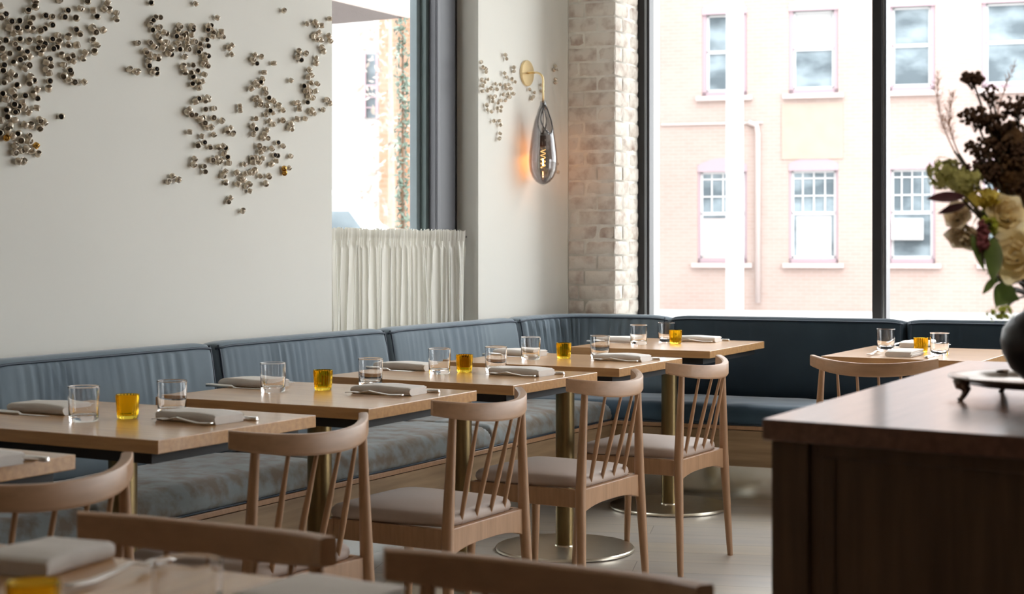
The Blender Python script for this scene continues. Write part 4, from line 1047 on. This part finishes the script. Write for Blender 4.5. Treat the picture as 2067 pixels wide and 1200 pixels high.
# ---------------------------------------------------------------- wall sconce
rc_ = atd(1062, 148, on_n(1062, WN)[1]); rc_ = an(rc_.dot(A), WN, rc_.z)
sc = empty('wall_sconce', rc_); tag(sc, 'brass wall sconce with smoked glass teardrop shade, lit', 'wall lamp')
L_ = lambda a, n, z: A*a+N*n+UP*z
mb = MB(); rings = [[L_(.066*r_*math.cos(q*math.pi/24), n_, .066*r_*math.sin(q*math.pi/24)) for q in range(48)] for r_, n_ in ((1,0),(1,.010),(.97,.012),(.2,.012))]
mb.loft(rings); sharp(mb.build('rosette', M['gold'], sc, smooth=True), 40)
ax = .098
mb = MB(); P = [L_(0,.01,0), L_(0,.055,.001)]
for i in range(1, 9): t = R(90)*i/8; P.append(L_(0, ax-.04+.04*math.sin(t), -.04+.04*math.cos(t)))
P += [L_(0,ax,-.08), L_(0,ax,-.155)]
mb.tube(P, .0052, 12); mb.build('arm', M['gold'], sc, smooth=True)
zt = -.148; zbm = zt-.425
c0 = L_(0, ax, 0)
def td_r(v):      # v 0 top .. 1 bottom
    pts_ = [(0,.012),(.04,.014),(.12,.026),(.25,.043),(.36,.053),(.5,.062),(.62,.068),(.72,.0705),(.82,.066),(.9,.053),(.96,.034),(1,.004)]
    for (a_, b_), (c_, d_) in zip(pts_, pts_[1:]):
        if v <= c_: t = (v-a_)/(c_-a_); t = t*t*(3-2*t)*.35+t*.65; return b_+(d_-b_)*t
    return .004
mb = MB(); nv, nu = 46, 40; vs = []; keep = {}
cut_dir = math.atan2((-A+N*.6).y, (-A+N*.6).x) 
for j in range(nv+1):
    v = j/nv; r_ = td_r(v)
    for i in range(nu):
        t = 2*math.pi*i/nu; vs.append(c0+Vector((r_*math.cos(t), r_*math.sin(t), zt-.425*v)))
fs = []
def inslot(v, t, ctr_, hw, v0, v1):
    if not v0 < v < v1: return False
    dt = (t-ctr_+math.pi) % (2*math.pi)-math.pi; k = (v-v0)/(v1-v0)
    return abs(dt) < hw*math.sin(math.pi*k**.8)**.8
front = math.atan2(-1, .75); 
for j in range(nv):
    for i in range(nu):
        v = (j+.5)/nv; t = 2*math.pi*(i+.5)/nu
        if inslot(v, t, front, .95, .05, .40) or inslot(v, t, front+2.6, .6, .05, .38): continue
        fs.append((j*nu+i, j*nu+(i+1)%nu, (j+1)*nu+(i+1)%nu, (j+1)*nu+i))
mb.add(vs, fs); o = mb.build('lamp_shade', M['smoke'], sc, smooth=True, fix=False)
md = o.modifiers.new('sol', 'SOLIDIFY'); md.thickness = .003; o['label'] = 'smoked glass teardrop shade with folded opening'
mb = MB()
for cc, hw, v1_ in ((front, .95, .40), (front+2.6, .6, .38)):
    P = []
    for q in range(41):
        ph = 2*math.pi*q/40; k = .5-.5*math.cos(ph); v = .05+(v1_-.05)*k; sgn = 1 if math.sin(ph) >= 0 else -1
        hwv = hw*math.sin(math.pi*max(0,min(1,k))**.8)**.8 if 0 < k < 1 else 0; r_ = td_r(v); t = cc+sgn*hwv
        P.append(c0+Vector((r_*math.cos(t), r_*math.sin(t), zt-.425*v)))
    mb.tube(P, .0036, 8)
mb.build('glass_lip', glassy('lip_glass', (.55,.57,.6)), o, smooth=True)
mb = MB(); mb.tube([c0+UP*(zt+.01), c0+UP*(zt-.18)], .0022, 6); mb.build('cord', M['rubber'], sc, smooth=True)
mb = MB(); mb.lathe([(.006,-.17),(.017,-.175),(.017,-.225),(.014,-.23)], 20, c0+UP*zt); sharp(mb.build('socket', basic('bronze_socket', (60,42,34), .4, .6), sc, smooth=True))
mb = MB(); mb.lathe([(.012,-.228),(.014,-.24),(.024,-.27),(.030,-.30),(.030,-.335),(.022,-.365),(.004,-.376)], 28, c0+UP*zt, close=False); bu = mb.build('bulb', M['bulb'], sc, smooth=True)
mb = MB(); P = [c0+Vector((.012*math.cos(q*.42), .012*math.sin(q*.42), zt-.245-.095*q/70)) for q in range(71)]; mb.tube(P, .0009, 6); mb.build('filament', M['fil'], bu, smooth=True)
pl = bpy.data.lights.new('sconce_light', 'POINT'); pl.energy = 1.6; pl.color = (1.0, .36, .07); pl.shadow_soft_size = .003
po = bpy.data.objects.new('sconce_light', pl); col.objects.link(po); po.parent = sc; po.location = c0+UP*(zt-.30)+N*-.0

# ---------------------------------------------------------------- wall art: small glazed cups
A_ = '''R1 0 0 5
5,60 285,108D 360,70 460,158D 525,170 330,180 305,225 115,215D 200,212D 55,150D 15,170 95,280 175,280D 140,335 200,320 280,285D 325,300 410,310 455,285D 525,250D 65,405D 145,440 207,402D 290,415 400,400 455,440D 435,490 380,490D 525,400D 580,355 595,425 585,475D 540,492D 690,370 690,450 775,455 770,185g 650,170D 680,105D 825,90D 800,85 885,15 940,105 985,170D 1050,85 1105,100 1085,30 1175,130 1175,190 930,280 965,325g 1040,305g 770,295D 810,340 940,405 980,455 955,525 860,530 840,590 625,555 735,560 690,580 740,620 640,655 705,705D 720,745 650,765 695,805 750,830 850,828 20,500 40,580g 105,540 200,495D 270,530D 300,575 200,600D 245,570 145,635D 40,660D 35,710D 250,690 290,660 110,740 155,765 50,830 90,800 305,775 345,815D 300,830 500,595D 465,630 510,655 465,700 495,740 500,820D 490,895 415,540 180,865D 375,905 340,950 380,990D 125,920 35,945D 60,1000 150,980 255,965D 150,1060D 190,1080D 75,1108D 225,1035 240,1090 370,1090 290,1135 150,1135D 180,1125D 85,1175D 625,1175D 1530,30D 600,5 355,0 -40,100D -60,250 -30,420 -50,560D -35,700 -45,900D
R2 0 160 5
5,415 145,415 105,470 75,520 5,540D 250,460 310,465 400,410 445,435 400,490 190,545D 125,578 65,595G 215,615 290,575 290,625 365,670G 150,670 265,705 215,725 145,740 325,725 385,755 185,830 235,830
R3 220 0 5.4537
465,30D 955,40 1190,195 515,195 565,190 485,225D 450,270 555,300 490,330D 605,355 640,370 540,395 450,465 490,505 315,475 440,465 515,520D 405,565 450,605 510,625 545,635 435,670 440,725D 590,480 560,440 630,470 590,530 680,530 685,600D 655,585 280,785 310,790 225,760 520,765D 528,810D 480,790g 775,285 760,345 740,395D 790,420 850,365 825,400 860,430 760,480 790,540D 870,540 860,490 925,325D 915,290 910,385 940,460 1005,480 1000,535 990,575D 1050,610 1090,615D 1090,505D 1075,435D 1060,670 1035,700 1080,720 835,625 815,730 840,790 925,715 915,800 980,785D 1050,820 935,855D 920,930D 1025,900 990,900 990,965g 1125,290D 1090,330D 1150,350 1140,400 1095,290 1235,350 1250,405 1220,380 1355,500 1320,530g 1350,600 985,1085D 950,1120 1080,1070 1095,1090 1060,1100 1440,1170
R4 320 180 4.6156
370,85 340,110 450,70 470,90 440,190 515,180 285,190 305,235 265,215 350,250 390,280 420,265D 510,270 590,295 430,320 450,360 490,355 290,400 405,440 515,425 425,500D 370,520 480,540 640,385g 670,360 695,415 630,550D 600,530 560,540 610,600 645,640D 655,690 540,640 550,680 500,660 580,670 335,650 325,705 420,720 435,770 130,810 185,845 90,865 600,810 620,770 630,870 800,700 870,640 905,640 880,680 935,680 970,645 940,530 985,560 950,585 1055,555 1110,500D 1160,530 1080,615D 1110,620D 1095,670 1050,700 1230,625 1170,740G 1175,780G 1215,735 945,810 1030,810 1000,880 730,780 775,830 805,790 850,780 880,775 900,760 740,885 790,850 845,885 850,950 815,910 670,1015 650,1050 785,1135 765,165 760,200 920,80 945,110 950,145 900,95 1000,40 1035,85D 1070,110 1015,150 1045,200D 1000,240 1065,220 1120,155 1160,195 910,275 1030,300 1070,330 1160,290 880,340 905,370D 885,420 1010,380 990,420 970,455 1020,460 1300,130 1310,185 1270,130 1290,280 1365,275 1235,325 1215,365 1245,370 1390,120D 1430,190 1450,230 1420,210
R5 440 0 4.6167
615,100 830,220 905,205 965,238 925,240 1040,175 940,305 915,320 925,365 960,370 890,340 1030,335 1045,380 965,440 985,480 755,480 820,500 745,530 775,560D 915,540 915,590 850,650 870,700 840,720 680,750 870,770 925,780 805,800D 830,805 815,850 855,850 910,850 845,895 885,915 845,950D 1015,930 1045,965 980,1025 345,510 405,530 325,555 360,590D 520,590 430,675 415,735 405,770D 350,770 310,825 380,800 440,830 455,880g 485,915D 360,920
R7 940 80 3.75
300,115 310,145 365,210 365,240 115,170 130,210 150,220 155,245 170,300 120,305 130,350 125,390 145,320 225,335 260,340 190,370 235,375 165,385 300,345 325,340 340,370 305,370 295,255 310,285 350,300 375,320 205,440 190,430 220,430 205,470 285,415 320,410 330,435 360,410 265,460 300,460 245,480 160,495 165,530 195,545 240,520 270,510 265,540 215,615 255,615 265,645 260,710 255,750 570,345 580,390 485,378 520,400 510,435 500,450 610,515 680,200 695,230 670,230 680,300 680,325 690,940 700,1005 670,1000'''
cups = []
for line in A_.split('\n'):
    tk = line.split()
    if line[0] == 'R': ox, oy, k_ = float(tk[1]), float(tk[2]), float(tk[3]); continue
    for w_ in tk:
        kind = w_[-1] if w_[-1] in 'DgG' else ''
        x, y = w_.rstrip('DgG').split(','); x = ox+float(x)/k_; y = oy+float(y)/k_
        if any(abs(x-c[0]) < 2.6 and abs(y-c[1]) < 2.6 for c in cups): continue
        cups.append((x, y, kind))
def cup_mesh(seed, m_out, m_in):
    mb = MB(); r_ = random.Random(seed); r = r_.uniform(.0094, .0116); L = r_.uniform(.015, .020); n = 14
    mb.lathe([(r*.80,-L/2),(r*.97,-L*.36),(r*1.05,0),(r*.99,L*.36),(r*.93,L/2),(r*.80,L/2+.0004),(r*.76,L*.42)], n, close=False)
    mb.add([Vector((r*.80*math.cos(2*math.pi*i/n), r*.80*math.sin(2*math.pi*i/n), -L/2)) for i in range(n)], [tuple(range(n))])
    mb.cur = 1; mb.lathe([(r*.76,L*.42),(r*.74,0),(r*.6,-L*.30),(r*.1,-L*.34)], n)
    return mb.mesh('ceramic_cup', [m_out, m_in], True), r, L
vars_ = {'': [cup_mesh(s, M['silver_cup'], M['cup_in']) for s in range(5)], 'D': [cup_mesh(s+10, M['silver_cup'], M['cup_dark']) for s in range(4)],
         'g': [cup_mesh(20, M['silver_cup'], M['cup_in'])], 'G': [cup_mesh(30, M['cup_gold'], M['cup_gold'])]}
cups.sort(key=lambda c: c[0])
SPECIAL = [(13, 279, 'small gold glazed ceramic cup near the left edge of the photo'), (73, 294, 'small gold glazed ceramic cup at the lower tip of the left cluster'),
 (573, 340, 'upper of the gold glazed ceramic cups in the middle cluster'), (575, 349, 'lower of the gold glazed ceramic cups in the middle cluster'),
 (125, 235, 'lone dark mouthed cup standing apart right of the left cluster'), (306, 6, 'lone dark mouthed cup near the top edge between the clusters'),
 (395, 7, 'lone silvery cup near the top edge above the middle cluster'), (438, 36, 'lone silvery cup above the right arm of the middle cluster'),
 (573, 22, 'lone silvery cup high on the wall toward the window'), (490, 426, 'lowest silvery cup on the left wall, standing alone'),
 (465, 400, 'upper of the two cups just above the lowest one'), (461, 407, 'lower of the two cups just above the lowest one'),
 (348, 355, 'topmost cup of the lone trio left of the lower bow'), (360, 363, 'right cup of the lone trio left of the lower bow'), (339, 367, 'left cup of the lone trio left of the lower bow'),
 (278, 87, 'lone silvery cup at the left tip of the middle cluster'), (383, 267, 'lone silvery cup left of the middle cluster waist'), (586, 315, 'lone greenish cup right of the lower bow'),
 (552, 128, 'lone silvery cup between the two right arms'), (587, 162, 'lone silvery cup left of the rightmost arm')]
rcup = random.Random(4); stuff = MB(); ncup = 0
for x, y, kind in cups:
    me, r, L = rcup.choice(vars_[kind])
    toward = Vector((rcup.uniform(-.5,.5), -1, rcup.uniform(-.4,.4))).normalized()
    if kind == 'D': axv = (toward*1.0+N*.35).normalized()
    else: axv = (N*rcup.uniform(.3,1)+A*rcup.uniform(-.9,.9)+UP*rcup.uniform(-.9,.9)).normalized()
    if axv.dot(N) < .12: axv = (axv+N*.5).normalized()
    c_ = axv.dot(N); h = .5*L*abs(c_)+r*math.sqrt(max(0, 1-c_*c_))*.95
    pl_n = WN+h
    if x > 1112: pl_n = WN+h+ (x-1112)*.0012
    d = on_n(x, pl_n)[1]; p = atd(x, y, d)
    rot = axv.to_track_quat('Z', 'Y')
    if x > 900: me_s = .82
    else: me_s = 1.0
    if ncup < 300:
        o = bpy.data.objects.new('ceramic_cup', me); col.objects.link(o); o.location = p; o.rotation_mode = 'QUATERNION'; o.rotation_quaternion = rot
        look = 'dark mouthed silvery' if kind == 'D' else ('greenish glazed' if kind == 'g' else 'pale silvery')
        if x < 0: where, gk = 'cut by the left edge of the photo', 'edge'
        elif x < 108 and y < 110: where, gk = 'in the dense top of the left cluster', 'left top'
        elif x < 108 and y < 230: where, gk = 'in the middle of the left cluster', 'left middle'
        elif x < 108: where, gk = 'in the lower tip of the left cluster', 'left tip'
        elif x < 250: where, gk = 'in the right fringe of the left cluster', 'left fringe'
        elif y < 110: where, gk = 'in the upper part of the middle cluster', 'middle top'
        elif y < 200: where, gk = 'in the stem of the middle cluster', 'middle stem'
        elif y < 300: where, gk = 'in the waist of the middle cluster', 'middle waist'
        else: where, gk = 'in the lower bow of the middle cluster', 'middle bow'
        lab = 'small %s ceramic cup %s' % (look, where); gp = 'wall cups, %s, %s' % (gk, look)
        for (sx_, sy_, sl) in SPECIAL:
            if abs(x-sx_) < 3 and abs(y-sy_) < 3: lab = sl; gp = 'single wall cups'
        tag(o, lab, 'wall ornament', gp); ncup += 1
    else:
        stuff.v_off = 0; mt = rot.to_matrix()
        base = len(stuff.v); stuff.v += [tuple(mt @ (v.co*me_s) + p) for v in me.vertices]
        for f_ in me.polygons:
            stuff.f.append(tuple(i+base for i in f_.vertices)); stuff.m.append(1 if (f_.material_index == 1 and kind == 'D') else (2 if kind == 'G' else 0))
o = stuff.build('ceramic_cups', [M['silver_cup'], M['cup_dark'], M['cup_gold']], smooth=True, fix=False)
tag(o, 'remaining small silvery ceramic cups toward the window and around the sconce', 'wall ornaments', None, 'stuff')
print('cups', len(cups))
